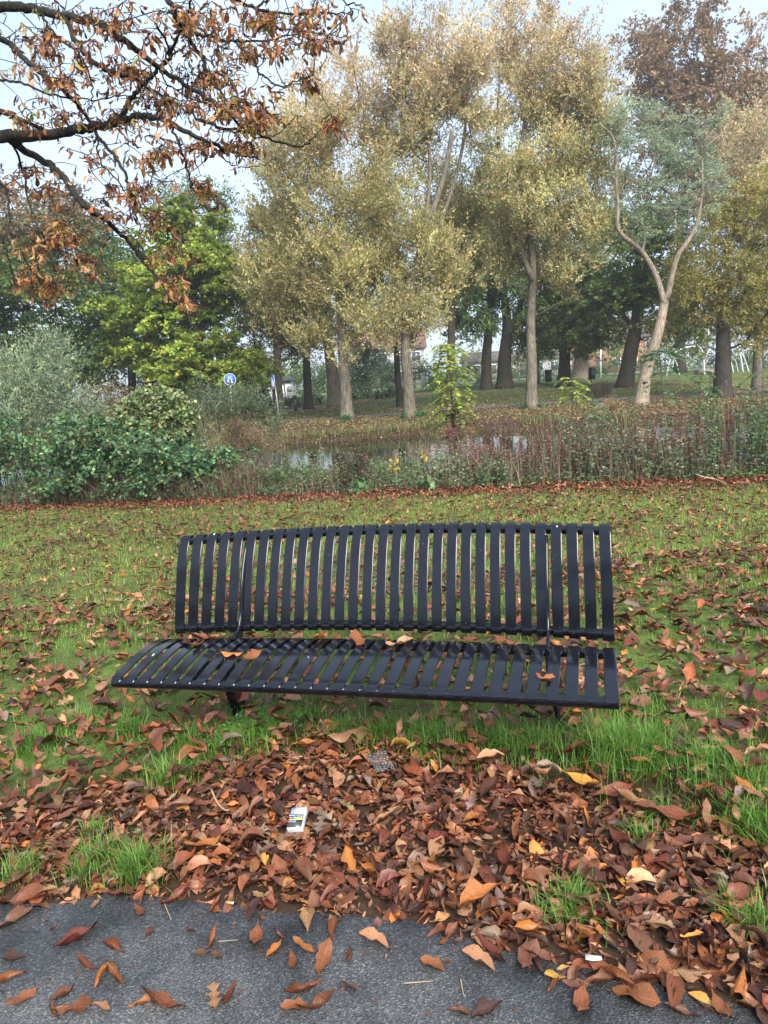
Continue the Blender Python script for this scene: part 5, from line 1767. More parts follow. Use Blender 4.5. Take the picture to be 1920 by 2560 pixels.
NET = [(4, (0.10, 0.175, 0.07)), (3, (0.14, 0.225, 0.095)), (2, (0.065, 0.12, 0.055)), (1, (0.22, 0.24, 0.10))]
GREY = [(3, (0.16, 0.22, 0.13)), (3, (0.115, 0.175, 0.095)), (2, (0.21, 0.26, 0.17)), (1, (0.25, 0.19, 0.12))]
DRYS = [(3, (0.40, 0.31, 0.22)), (3, (0.29, 0.20, 0.145)), (2, (0.19, 0.115, 0.085)), (1, (0.50, 0.42, 0.29))]
REDS = [(4, (0.17, 0.075, 0.058)), (3, (0.23, 0.115, 0.085)), (2, (0.12, 0.06, 0.048))]
weeds('nettle_bank', 'grey-green nettles along the edge of the pond behind the lawn', 420, (-2.4, 2.0), (0.2, 1.7), (0.2, 0.52), 22, 0.085, 0.04, NET + [(2, (0.16, 0.17, 0.10))], NET, 0.006)
weeds('tall_weeds', 'tall leafy green weeds at the right end of the lawn edge', 330, (2.6, 7.5), (0.15, 2.0), (0.35, 1.0), 30, 0.08, 0.028, GREY + NET, [(2, (0.05, 0.04, 0.03)), (2, (0.10, 0.10, 0.05))], 0.007)
weeds('short_weeds', 'short grey-green weeds mixed with dry stems right of the sapling', 190, (1.0, 4.6), (0.1, 1.6), (0.2, 0.65), 22, 0.075, 0.028, GREY + [(3, (0.24, 0.19, 0.13))], DRYS, 0.006)
weeds('tall_weeds_end', 'tallest dark stemmed weeds beside the right edge of the pond', 65, (4.2, 7.5), (0.1, 1.6), (0.9, 1.75), 46, 0.075, 0.03, NET, [(2, (0.03, 0.025, 0.02))], 0.009, 0.3)
weeds('dry_stems', 'pale dry grass stems leaning over the pond bank', 1000, (0.7, 7.0), (0.0, 2.0), (0.25, 0.95), 3, 0.06, 0.012, DRYS, DRYS, 0.006, lean=0.4)
weeds('grey_stems', 'wispy grey-tan seed heads over the right bank', 300, (0.7, 6.6), (0.2, 2.0), (0.45, 1.05), 26, 0.03, 0.012, [(3, (0.40, 0.33, 0.26)), (2, (0.30, 0.24, 0.19)), (1, (0.24, 0.15, 0.11))], DRYS, 0.006, 0.5, 0.2)
weeds('dry_stems_low', 'short tangled dry stems below the open water', 1300, (-2.4, 1.2), (0.0, 1.5), (0.15, 0.5), 3, 0.05, 0.012, DRYS, DRYS, 0.006, lean=0.7)
weeds('dry_stems_left', 'brown dead stems hanging at the foot of the brambles', 2600, (-7.5, -2.0), (-0.1, 0.7), (0.15, 0.55), 0, 0, 0, None, DRYS + REDS[:1], 0.007, lean=0.8)
weeds('bramble_skirt', 'low bramble leaves at the foot of the brambles', 420, (-7.5, -1.7), (-0.15, 0.5), (0.12, 0.5), 9, 0.06, 0.045, BRAM, DRYS, 0.006, lean=0.4)
weeds('low_green', 'low green leaves at the edge of the leaf drift', 500, (-3.0, 7.0), (0.0, 0.7), (0.06, 0.25), 9, 0.07, 0.03, NET, NET, 0.004)
weeds('water_scrub', 'loose grey-green scrub standing in the pond margin', 560, (-3.4, 2.2), (1.0, 2.8), (0.35, 0.85), 16, 0.07, 0.022, GREY + [(3, (0.27, 0.20, 0.14))], DRYS, 0.006, 0.2, 0.3)
weeds('dock_stems', 'dark red seeding dock stems among the weeds of the bank', 260, (1.3, 5.0), (0.4, 1.8), (0.4, 0.95), 70, 0.028, 0.022, REDS, REDS, 0.007, 0.45)
weeds('reed_bed', 'upright pale green reeds between the brambles and the silvery shrub', 420, (-6.2, -3.6), (3.2, 5.2), (1.1, 2.1), 4, 0.35, 0.018, [(2, (0.20, 0.22, 0.10)), (1, (0.30, 0.26, 0.15))], [(2, (0.22, 0.21, 0.11)), (2, (0.32, 0.26, 0.17))], 0.012, lean=0.06, dirz=0.8)
weeds('brown_stems_mid', 'dry brown stems hanging at the right end of the brambles', 380, (-2.75, -2.0), (0.1, 0.9), (0.3, 0.75), 0, 0, 0, None, REDS + DRYS[:2], 0.007, lean=0.3)

gD = 'dead docks on the bank'
shrub('dead_dock', 'large dark red-brown dead dock heap beside the yellow-green sapling', [(1200, 1160, 60, 45), (1150, 1185, 55, 35), (1250, 1190, 50, 35), (1130, 1110, 22, 40)], 11.6, 7500, 0.030, 0.020, REDS, 'up', 60, 0.20, stems=160, stem_mat='bark_grey', cat='dead plant', sprig=12, stemr=0.005)
shrub('dead_dock', 'black-stemmed dead dock standing before the open water', [(870, 1130, 18, 50), (895, 1160, 22, 50), (865, 1185, 18, 45)], 11.2, 1900, 0.026, 0.016, [(2, (0.05, 0.025, 0.02)), (2, (0.10, 0.045, 0.035))], 'up', 26, 0.13, stems=40, stem_mat='bark_dark', cat='dead plant', stemr=0.006)
shrub('dead_dock', 'red-brown dead dock among the tall weeds to the right', [(1640, 1110, 45, 35), (1610, 1130, 40, 30), (1450, 1110, 40, 30)], 11.5, 3000, 0.028, 0.018, REDS, 'up', 34, 0.18, stems=70, stem_mat='bark_grey', cat='dead plant', stemr=0.005)
shrub('yellow_weed', 'bright yellow wilting leaves on the bank before the water', [(985, 1165, 14, 10), (1060, 1135, 16, 10), (1150, 1165, 10, 14)], 11.4, 150, 0.08, 0.045, [(3, (0.55, 0.38, 0.06)), (2, (0.45, 0.33, 0.08))], 'droop', 9, 0.10, stems=10, cat='weeds')
gL = 'broad-leaved docks at the lawn edge'
for lab, b, Y in [('small clump of broad green dock leaves at the leaf drift', [(1075, 1222, 30, 12)], 10.5), ('second clump of broad dark green dock leaves under the black-stemmed dock', [(900, 1232, 26, 12)], 10.9)]:
    shrub('dock_plant', lab, b, Y, 130, 0.16, 0.075, [(3, (0.07, 0.15, 0.055)), (2, (0.10, 0.20, 0.07))], 'droop', 10, 0.10, stems=6, cat='weeds', group=gL, mat='glossleaf')

# far bank: sedge tufts hanging over the edge, leaf scatter
n = 9000
x = rng.uniform(-14, 22, n)
y = far_edge(x) + rng.uniform(-0.25, 0.5, n)
cl = vnoise(x, y * 0, 1.3, 61)
k = cl > 0.4
x, y = x[k], y[k]
V, Q, T, C = blades(x, y, rng.uniform(0.12, 0.42, len(x)), rng.uniform(0.010, 0.02, len(x)), np.abs(rng.normal(0.7, 0.3, len(x))), pick([(3, (0.10, 0.16, 0.05)), (2, (0.16, 0.19, 0.06)), (2, (0.26, 0.20, 0.09)), (1, (0.06, 0.09, 0.03))], len(x)))
mb = MB()
mb.add(V, Q, T, C)
tag(mb.build('bank_grass', M['grass']), 'tufts of sedge along the far edge of the pond', 'grass', kind='stuff')
n = 60000
y = 25.5 + 27 * rng.random(n) ** 1.7
x = rng.uniform(-0.5, 0.62, n) * y
k = (y > far_edge(x) - 0.3) & (rng.random(n) < 0.40 + 0.9 * (vnoise(x, y, 2.6, 71) - 0.2))
x, y = x[k], y[k]
P = np.stack([x, y, gz(x, y) + 0.025], -1)
D = unit(rng.normal(size=P.shape) * np.array((1, 1, 0.22)))
V, Q, C = cards(P, D, rng.uniform(0.07, 0.14, len(x)), rng.uniform(0.05, 0.09, len(x)), pick([(4, (0.33, 0.22, 0.11)), (3, (0.25, 0.145, 0.07)), (2, (0.42, 0.31, 0.13)), (2, (0.17, 0.09, 0.05))], len(x)), 3.5)
tag(mk('far_leaf_scatter', V, Q, M['leaf'], col=C), 'tan fallen leaves scattered over the far bank', 'leaf litter', kind='stuff')
n = 46000
y = 30 + 42 * rng.random(n)
x = rng.uniform(-0.3, 0.62, n) * y
k = (rng.random(n) < 0.15 + 1.3 * (vnoise(x, y, 3.2, 72) - 0.25))
x, y = x[k], y[k]
V, Q, T, C = blades1(x, y, rng.uniform(0.05, 0.14, len(x)), rng.uniform(0.02, 0.04, len(x)), np.abs(rng.normal(0.5, 0.3, len(x))), pick([(3, (0.085, 0.15, 0.04)), (3, (0.06, 0.115, 0.032)), (1, (0.14, 0.18, 0.06))], len(x)))
mb = MB()
mb.add(V, Q, T, C)
tag(mb.build('far_grass', M['grass']), 'grass of the far lawn under the trees', 'grass', kind='stuff')


# ---- saplings with feathered leaves
def feather_sapling(name, label, pts, Y, nl, ll, pal, r0=0.02, group=None, z0=0.2, leaflet=0.10):
    P = smooth_path([at(px, py, Y) for px, py in pts], 24)
    base = P[0].copy()
    base[2] = float(gz(P[0][0], Y))
    P[0][2] = base[2] - 0.05
    root = empty(name, base)
    mb = MB()
    mb.tube(P - base, np.linspace(r0, r0 * 0.3, 24), 6)
    pos, dr, ln, wd = [], [], [], []
    for k in range(nl):
        t = z0 + (1 - z0) * (k + rng.random()) / nl
        o = P[min(23, int(t * 23))]
        az = k * 2.4 + rng.normal(0, 0.4)
        out = np.array((math.cos(az), math.sin(az), 0))
        L_ = ll * rng.uniform(0.7, 1.2) * (0.55 + 0.6 * math.sin(math.pi * min(1, t * 0.9)))
        tt = np.linspace(0, 1, 9)[:, None]
        arc = o + out * L_ * tt + np.array((0, 0, 1)) * L_ * (0.55 * tt - 0.75 * tt ** 2)
        mb.tube(arc - base, np.linspace(0.004, 0.0015, 9), 4, caps=False)
        tan = unit(np.gradient(arc, axis=0))
        side = unit(np.cross(tan, np.array((0, 0, 1.0))))
        for i in range(1, 9):
            for s in (-1, 1):
                pos.append(arc[i])
                dr.append(side[i] * s + tan[i] * 0.55 + np.array((0, 0, -0.15)))
                ln.append(leaflet * rng.uniform(0.8, 1.2))
        pos.append(arc[8])
        dr.append(tan[8])
        ln.append(leaflet)
    n = len(pos)
    V, Q, C = cards(np.array(pos), np.array(dr), np.array(ln), np.array(ln) * 0.46, pick(pal, n, 0.18), 4.0)
    mk('foliage', V - base, Q, M['leaf'], root, col=C)
    mb.build('stem', M['bark_grey'], root, smooth=True)
    return tag(root, label, 'sapling', group)


SAP = [(4, (0.24, 0.32, 0.055)), (3, (0.31, 0.36, 0.07)), (2, (0.16, 0.23, 0.05)), (1, (0.38, 0.32, 0.06))]
SAPD = [(3, (0.12, 0.15, 0.05)), (2, (0.20, 0.17, 0.06)), (2, (0.075, 0.11, 0.045)), (1, (0.26, 0.13, 0.06))]
feather_sapling('ash_sapling', 'yellow-green feathery sapling standing on the near bank before the willows', [(1135, 1150), (1132, 1060), (1128, 960), (1118, 850)], 13.2, 80, 0.38, SAP, 0.03, z0=0.42)
feather_sapling('ash_sapling', 'dull green and brown lower growth wound round the feathery sapling', [(1140, 1150), (1142, 1080), (1136, 1010)], 13.0, 42, 0.42, SAPD, 0.02, z0=0.25)
feather_sapling('ash_sapling', 'small bright yellow-green sapling below the straight grey trunk', [(1428, 1110), (1430, 1030), (1430, 940)], 14.5, 15, 0.42, SAP, 0.014, z0=0.62)
feather_sapling('ash_sapling', 'thin dark green sapling before the pale leaning tree', [(1668, 1190), (1664, 1060), (1650, 900), (1645, 880)], 12.6, 24, 0.45, [(3, (0.07, 0.13, 0.06)), (2, (0.11, 0.17, 0.075))], 0.016, z0=0.45)
feather_sapling('ash_sapling', 'thin pale green sapling before the pollard willow', [(1745, 1190), (1750, 1060), (1748, 920)], 13.0, 14, 0.38, [(3, (0.12, 0.18, 0.07)), (2, (0.17, 0.22, 0.09))], 0.012, z0=0.55)
feather_sapling('ash_sapling', 'pale blue-green seedling on the pond edge below the small sapling', [(1490, 1130), (1488, 1060), (1486, 1000)], 14.2, 12, 0.3, [(3, (0.14, 0.20, 0.12)), (2, (0.19, 0.24, 0.15))], 0.01, z0=0.4)
feather_sapling('ash_sapling', 'tall dark weed sapling at the right edge of the lawn', [(1898, 1190), (1903, 1060), (1908, 920)], 10.8, 34, 0.3, [(3, (0.08, 0.14, 0.07)), (2, (0.12, 0.18, 0.09))], 0.012, z0=0.3, leaflet=0.06)

# a fallen dry branch at the lawn edge and a few twigs
M['wood'] = plain('dry_wood', (0.34, 0.25, 0.16), 0.8, scale=30)


def stick(name, label, pxs, r, lift=0.03, cat='branch', mat='wood', group=None):
    pts = []
    for px, py in pxs:
        g = gpt(px, py)
        g[2] += lift
        pts.append(g)
    P = smooth_path(pts, 14)
    b = P[0].copy()
    o = MB().tube(P - b, np.linspace(r, r * 0.45, 14), 6).build(name, M[mat], smooth=True)
    o.location = b
    return tag(o, label, cat, group)


stick('fallen_branch', 'pale dry branch lying at the lawn edge below the tall weeds', [(1705, 1172), (1735, 1195), (1790, 1210), (1815, 1222)], 0.014, 0.05)
stick('twig', 'grey lichen-covered twig in the leaf drift left of the cigarette packet', [(533, 2020), (548, 2045), (566, 2062), (578, 2075)], 0.0045, 0.055, 'twig')
stick('twig', 'thin straight twig on the asphalt beside the curled leaf', [(1010, 2475), (1060, 2479), (1083, 2480)], 0.0018, 0.012, 'twig')
stick('twig', 'thin brown leaf stalk on the asphalt pointing from a leaf', [(548, 2366), (572, 2370), (598, 2376)], 0.0016, 0.012, 'twig')
stick('twig', 'dark twig lying from the drift onto the asphalt', [(408, 2260), (420, 2300), (432, 2332)], 0.0022, 0.014, 'twig')
stick('twig', 'slim brown stalk standing off the small copper leaf on the asphalt', [(1152, 2470), (1160, 2510), (1166, 2535)], 0.0018, 0.012, 'twig')

# ================================================================== SMALL LITTER
M['white'] = plain('white_card', (0.62, 0.66, 0.72), 0.35, var=0.06)
M['packblack'] = plain('black_card', (0.018, 0.018, 0.022), 0.3)
M['packgrey'] = plain('dark_grey_print', (0.060, 0.060, 0.055), 0.3, var=0.3, scale=60)
M['yellow'] = plain('yellow_print', (0.72, 0.58, 0.10), 0.35, var=0.05)
M['pink'] = plain('pink_print', (0.62, 0.10, 0.20), 0.35, var=0.05)
M['blue'] = plain('blue_print', (0.06, 0.28, 0.62), 0.35, var=0.05)
M['photo'] = plain('pale_photo_print', (0.40, 0.47, 0.55), 0.3, var=0.45, scale=38)
gp = gpt(748, 2085)
pack = empty('cigarette_packet', (gp[0], gp[1], gp[2] + 0.045))
# long axis follows the photo: from the lower left corner to the upper right one
a0, a1 = gpt(722, 2115), gpt(764, 2050)
ax = math.atan2(a1[1] - a0[1], a1[0] - a0[0])
pack.rotation_euler = (math.radians(13), math.radians(-5), ax - math.pi / 2 + 0.16)
tag(pack, 'crumpled white and black cigarette packet lying in the leaf drift', 'cigarette packet')
PW, PL, PT = 0.056, 0.092, 0.024


def pbox(name, x0, x1, y0, y1, z0, z1, m, bev=0.0):
    mb = MB()
    mb.box((x0, y0, z0), (x1, y1, z1))
    o = mb.build(name, M[m], pack)
    if bev:
        md_ = o.modifiers.new('bevel', 'BEVEL')
        md_.width = bev
        md_.segments = 2
    return o


mbp = MB()
nx, ny = 5, 8
for iz, zz in ((0, 0.0), (1, PT)):
    pass
pbox('box', -PW / 2, PW / 2, -PL / 2, PL * 0.18, 0, PT, 'white', 0.0015)
pbox('lid', -PW / 2 + 0.0004, PW / 2 - 0.0004, PL * 0.185, PL / 2, 0.0003, PT - 0.0003, 'white', 0.0015)
zf_ = PT + 0.0006
pbox('photo_panel', -PW / 2 + 0.002, PW / 2 - 0.004, PL * 0.145, PL * 0.48, zf_ - 0.0005, zf_, 'photo')
pbox('text_panel', -PW / 2 + 0.001, PW / 2 - 0.003, -PL * 0.065, PL * 0.144, zf_ - 0.0005, zf_, 'packblack')
pbox('yellow_band', -PW / 2 + 0.001, PW / 2 - 0.003, -PL * 0.135, -PL * 0.066, zf_ - 0.0005, zf_, 'yellow')
pbox('brand_panel', -PW / 2 + 0.001, PW / 2 - 0.002, -PL * 0.49, -PL * 0.136, zf_ - 0.0005, zf_, 'packgrey')
pbox('pink_mark', -PW / 2 + 0.001, -PW / 2 + 0.012, -PL * 0.235, -PL * 0.137, zf_ - 0.0003, zf_ + 0.0004, 'pink')
pbox('blue_mark', -PW / 2 + 0.0125, -PW / 2 + 0.028, -PL * 0.25, -PL * 0.137, zf_ - 0.0003, zf_ + 0.0004, 'blue')
for txt, yy in (('Roken verstopt', PL * 0.062), ('uw slagaderen', -PL * 0.035)):
    cu = bpy.data.curves.new('warning_text', 'FONT')
    cu.body = txt
    cu.size = 0.0088
    cu.align_x = 'CENTER'
    cu.extrude = 0.0001
    cu.offset = 0.00012
    to = bpy.data.objects.new('warning_text', cu)
    COL.objects.link(to)
    dg = bpy.context.evaluated_depsgraph_get()
    me = bpy.data.meshes.new_from_object(to.evaluated_get(dg))
    bpy.data.objects.remove(to)
    me.materials.clear()
    me.materials.append(M['white'])
    o = bpy.data.objects.new('warning_text', me)
    COL.objects.link(o)
    o.parent = pack
    o.location = (-0.001, yy, zf_ + 0.0002)

M['filter'] = plain('cigarette_filter_paper', (0.52, 0.27, 0.09), 0.7)
M['paper'] = plain('cigarette_paper', (0.6, 0.58, 0.52), 0.7)
g = gpt(577, 2293)
bt = empty('cigarette_butt', (g[0], g[1], g[2] + 0.018))
bt.rotation_euler = (0.1, 0, -0.25)
MB().tube([(-0.011, 0, 0), (0.009, 0, 0)], 0.0042, 12).build('filter', M['filter'], bt, smooth=False)
MB().tube([(0.009, 0, 0), (0.012, 0.0004, 0), (0.0145, 0.001, 0)], [0.0041, 0.0038, 0.0030], 12).build('burnt_end', M['paper'], bt)
tag(bt, 'orange filter cigarette butt at the edge of the asphalt', 'cigarette butt')

ml, ntl, bl_ = new_mat('clear_plastic')
bl_.inputs['Base Color'].default_value = (0.9, 0.92, 0.93, 1)
bl_.inputs['Roughness'].default_value = 0.18
bl_.inputs['Transmission Weight'].default_value = 0.96
bl_.inputs['IOR'].default_value = 1.12
g = gpt(955, 1952)
n = 9
X, Y_ = np.meshgrid(np.linspace(-0.045, 0.045, n), np.linspace(-0.055, 0.055, n), indexing='ij')
Zp = 0.006 * np.sin(X * 120) + 0.005 * np.sin(Y_ * 90 + X * 60) + rng.normal(0, 0.0015, X.shape)
V = np.stack([X, Y_, Zp], -1).reshape(-1, 3)
i, j = np.meshgrid(np.arange(n - 1), np.arange(n - 1), indexing='ij')
Q = np.stack([i * n + j, (i + 1) * n + j, (i + 1) * n + j + 1, i * n + j + 1], -1).reshape(-1, 4)
o = mk('plastic_wrapper', V, Q, ml, smooth=True)
so = o.modifiers.new('solid', 'SOLIDIFY')
so.thickness = 0.0006
o.location = (g[0], g[1], g[2] + 0.06)
o.rotation_euler = (0.25, 0.1, 0.4)
tag(o, 'crinkled clear plastic wrapper in the leaf drift before the bench', 'wrapper')
g = gpt(1483, 2447)
o = MB().add([(-0.02, -0.006, 0), (0.0, -0.011, 0.004), (0.022, -0.004, 0.002), (0.021, 0.007, 0.003), (0.0, 0.004, 0.006), (-0.019, 0.010, 0.002), (-0.02, -0.006, -0.0008), (0.0, -0.011, 0.0032), (0.022, -0.004, 0.0012), (0.021, 0.007, 0.0022), (0.0, 0.004, 0.0052), (-0.019, 0.010, 0.0012)],
             [(0, 1, 4, 5), (1, 2, 3, 4), (11, 10, 7, 6), (10, 9, 8, 7), (0, 6, 7, 1), (1, 7, 8, 2), (2, 8, 9, 3), (3, 9, 10, 4), (4, 10, 11, 5), (5, 11, 6, 0)]).build('paper_scrap', M['paper'])
o.location = (g[0], g[1], g[2] + 0.04)
o.rotation_euler = (0.1, 0, -0.2)
tag(o, 'torn off-white paper scrap among leaves on the asphalt', 'paper')

# ================================================================== FAR STREET FURNITURE
M['steel'] = plain('galvanised_steel', (0.36, 0.38, 0.40), 0.45, 0.4)
M['signblue'] = plain('sign_blue', (0.035, 0.12, 0.36), 0.4, var=0.05)
M['signwhite'] = plain('sign_white', (0.75, 0.76, 0.78), 0.4, var=0.05)
M['darkmetal'] = plain('dark_painted_metal', (0.030, 0.034, 0.040), 0.5)
M['whitetube'] = plain('pale_painted_tube', (0.42, 0.44, 0.44), 0.4, var=0.08)
M['stone'] = plain('grey_stone', (0.26, 0.26, 0.26), 0.85, scale=8)


def disc(mb, c, r, nrm, t=0.015, n=24):
    nrm = unit(np.array(nrm, float))
    mb.tube([np.array(c) - nrm * t, np.array(c) + nrm * t], r, n)
    return mb


def sign(label, px_base, px_top, Y, rad, face, figure):
    b = at(px_base[0], px_base[1], Y)
    b[2] = float(gz(b[0], Y))
    t = at(px_top[0], px_top[1], Y) - b
    root = empty('road_sign', b)
    MB().tube([(0, 0, -0.1), t * 0.5, t + np.array((0, 0, rad * 0.9))], 0.030, 10).build('post', M['steel'], root, smooth=True)
    f = unit(np.array(face, float))
    c = t + f * 0.05
    pl = disc(MB(), c, rad, f).build('sign_plate', M['signblue'], root)
    s = unit(np.cross(np.array((0, 0, 1.0)), f))
    u = np.array((0, 0, 1.0))
    ringp = [c + f * 0.017 + (s * math.cos(a) + u * math.sin(a)) * rad * 0.95 for a in np.linspace(0, 2 * math.pi, 33)]
    MB().tube(ringp, 0.010, 5, caps=False).build('rim', M['signwhite'], root)
    mbf = MB()
    for segs in figure:
        pts = [c + f * 0.019 + (s * a + u * b2) * rad for a, b2 in segs]
        mbf.tube(pts, rad * 0.06, 6)
    mbf.build('pictogram', M['signwhite'], root)
    return tag(root, label, 'road sign', 'blue round path signs')


FIG = [[(-0.25, 0.55), (-0.25, 0.62)], [(-0.25, 0.4), (-0.28, 0.0)], [(-0.28, 0.0), (-0.42, -0.55)], [(-0.28, 0.0), (-0.12, -0.55)], [(-0.25, 0.35), (-0.02, 0.05)],
       [(0.30, 0.12), (0.30, 0.18)], [(0.30, 0.0), (0.30, -0.28)], [(0.30, -0.28), (0.18, -0.6)], [(0.30, -0.28), (0.42, -0.6)], [(0.28, -0.05), (-0.02, 0.05)]]
sign('blue round pedestrian sign standing among the grey-green bushes', (582, 1060), (575, 949), 35.5, 0.30, (0.15, -1, 0), FIG)
sign('blue round sign turned nearly edge-on at the path corner', (700, 1058), (686, 955), 35.3, 0.36, (-0.93, -0.36, 0), FIG)

# lamp post, leaning
b = gpt(718, 1017)
root = empty('street_lamp', b)
t = at(701, 902, b[1]) - b
MB().tube([(0, 0, -0.1), t * 0.3], [0.075, 0.07], 10).build('post_base', M['steel'], root, smooth=True)
MB().tube([t * 0.3, t], [0.055, 0.045], 10).build('post', M['steel'], root, smooth=True)
hd = t + np.array((0.12, 0, 0.12))
lm = MB()
prof = [(0.02, 0.30), (0.16, 0.26), (0.42, 0.10), (0.48, 0.02), (0.44, -0.04)]
rows = []
for r, z in prof:
    for a in np.arange(16) * math.pi / 8:
        rows.append(hd + np.array((math.cos(a) * r, math.sin(a) * r, z)))
lm.add(rows, [(i * 16 + s, i * 16 + (s + 1) % 16, (i + 1) * 16 + (s + 1) % 16, (i + 1) * 16 + s) for i in range(4) for s in range(16)])
lm.build('lamp_hood', M['stone'], root, smooth=True)
lm = MB()
rows = []
for r, z in [(0.42, -0.035), (0.30, -0.16), (0.10, -0.24)]:
    for a in np.arange(16) * math.pi / 8:
        rows.append(hd + np.array((math.cos(a) * r, math.sin(a) * r, z)))
lm.add(rows, [(i * 16 + s, i * 16 + (s + 1) % 16, (i + 1) * 16 + (s + 1) % 16, (i + 1) * 16 + s) for i in range(2) for s in range(16)])
lm.build('lamp_globe', M['signwhite'], root, smooth=True)
tag(root, 'leaning grey park lamp post with flat hood beside the leafy path', 'street lamp')

# bollard
b = gpt(740, 1030)
root = empty('bollard', b)
MB().tube([(0, 0, -0.1), (-0.01, 0, 0.8)], 0.105, 12).build('post', M['darkmetal'], root, smooth=True)
MB().tube([(-0.01, 0, 0.8), (-0.011, 0, 0.94), (-0.011, 0, 1.0)], [0.112, 0.112, 0.07], 12).build('cap', M['darkmetal'], root)
tag(root, 'dark blue-black bollard on the verge of the leafy path', 'bollard')

# stone pillars
for lab, bx, by, hgt, w in [('slim grey stone pillar among the far shrubs', 1061, 974, 1.35, 0.16), ('grey rounded stone marker behind the lamp post', 725, 978, 1.2, 0.26)]:
    Y = 58
    p = at(bx, by, Y)
    z = float(gz(p[0], Y))
    root = empty('stone_pillar', (p[0], Y, z))
    MB().box((-w, -0.15, -0.1), (w, 0.15, hgt)).build('shaft', M['stone'], root)
    MB().tube([(0, -0.152, hgt), (0, 0.152, hgt)], w * 0.98, 12).build('top', M['stone'], root)
    tag(root, lab, 'stone pillar')

# white garden hut behind the sign
p = at(672, 978, 62)
root = empty('garden_hut', (p[0], 62, float(gz(p[0], 62))))
MB().box((-1.6, 0, -0.2), (1.9, 2.0, 1.9)).build('wall', M['signwhite'], root)
MB().add([(-1.9, -0.3, 1.9), (2.2, -0.3, 1.9), (2.2, 2.3, 2.2), (-1.9, 2.3, 2.2), (-1.9, -0.3, 2.0), (2.2, -0.3, 2.0), (2.2, 2.3, 2.3), (-1.9, 2.3, 2.3)], [(0, 3, 2, 1), (4, 5, 6, 7), (0, 1, 5, 4), (1, 2, 6, 5), (2, 3, 7, 6), (3, 0, 4, 7)]).build('roof', M['darkmetal'], root)
MB().box((0.3, -0.06, 0), (1.1, -0.01, 1.7)).build('door', M['bark_grey'], root)
tag(root, 'low white garden hut behind the blue edge-on sign', 'hut')

# litter bins
for lab, px, py in [('black litter bin on a post behind the straight grey trunk', 1370, 948), ('black litter bin beside the twin-trunked tree', 1479, 941)]:
    b = gpt(px, py)
    if b[1] > 60:
        b = np.array((*at(px, py, 52)[:2], 0))
        b[2] = float(gz(b[0], b[1]))
    root = empty('litter_bin', b)
    MB().tube([(0, 0.12, -0.1), (0, 0.12, 1.0)], 0.035, 8).build('post', M['darkmetal'], root, smooth=True)
    MB().box((-0.22, -0.2, 0.32), (0.22, 0.08, 1.02)).build('bin_body', M['darkmetal'], root)
    MB().tube([(-0.23, -0.06, 1.02), (0.23, -0.06, 1.02)], 0.15, 12).build('bin_hood', M['darkmetal'], root)
    tag(root, lab, 'litter bin', 'litter bins on the far lawn')
# low rail and bench at the far lawn
b = gpt(1352, 950)
root = empty('knee_rail', b)
for q in (-1.0, 0.3, 1.6):
    MB().tube([(q, 0, -0.1), (q, 0, 0.75)], 0.03, 6).build('post', M['darkmetal'], root)
for z in (0.4, 0.72):
    MB().tube([(-1.0, -0.035, z), (1.6, -0.035, z)], 0.02, 6).build('rail', M['darkmetal'], root)
tag(root, 'low dark metal rail beside the litter bin behind the straight trunk', 'railing')
b = gpt(1500, 938)
root = empty('park_bench', b)
for q in (-0.6, 0.6):
    MB().box((q - 0.03, -0.2, -0.05), (q + 0.03, 0.2, 0.42)).build('leg', M['darkmetal'], root)
for q in range(3):
    MB().box((-0.8, -0.2 + q * 0.14, 0.42), (0.8, -0.08 + q * 0.14, 0.46)).build('seat_board', M['darkmetal'], root)
for q in range(2):
    MB().box((-0.8, 0.22, 0.58 + q * 0.16), (0.8, 0.25, 0.70 + q * 0.16)).build('back_board', M['darkmetal'], root)
tag(root, 'far park seat with grey boards beside the litter bin', 'bench')
p = at(1502, 930, 60)
root = empty('flag_pole', (p[0], 60, float(gz(p[0], 60))))
tp = at(1502, 880, 60)
MB().tube([(0, 0, -0.1), (0, 0, tp[2] - root.location[2] + 1.0)], [0.05, 0.04], 8).build('pole', M['signwhite'], root, smooth=True)
MB().tube([(0, 0, tp[2] - root.location[2] + 1.0), (0, 0, tp[2] - root.location[2] + 1.1)], [0.07, 0.03], 8).build('cap', M['signwhite'], root)
tag(root, 'thin white pole rising behind the far litter bin', 'pole')

# playground climbing frame: pale arches and ropes, traced at its distance
PY = 56.0
gb = at(1760, 920, PY)
pgz = float(gz(gb[0], PY))


def pl(pts, dy=0.0, ground_ends=(False, False)):
    W_ = [at(px, py, PY + dy) for px, py in pts]
    if ground_ends[0]:
        W_[0][2] = float(gz(W_[0][0], W_[0][1])) - 0.05
    if ground_ends[1]:
        W_[-1][2] = float(gz(W_[-1][0], W_[-1][1])) - 0.05
    return np.array(W_)


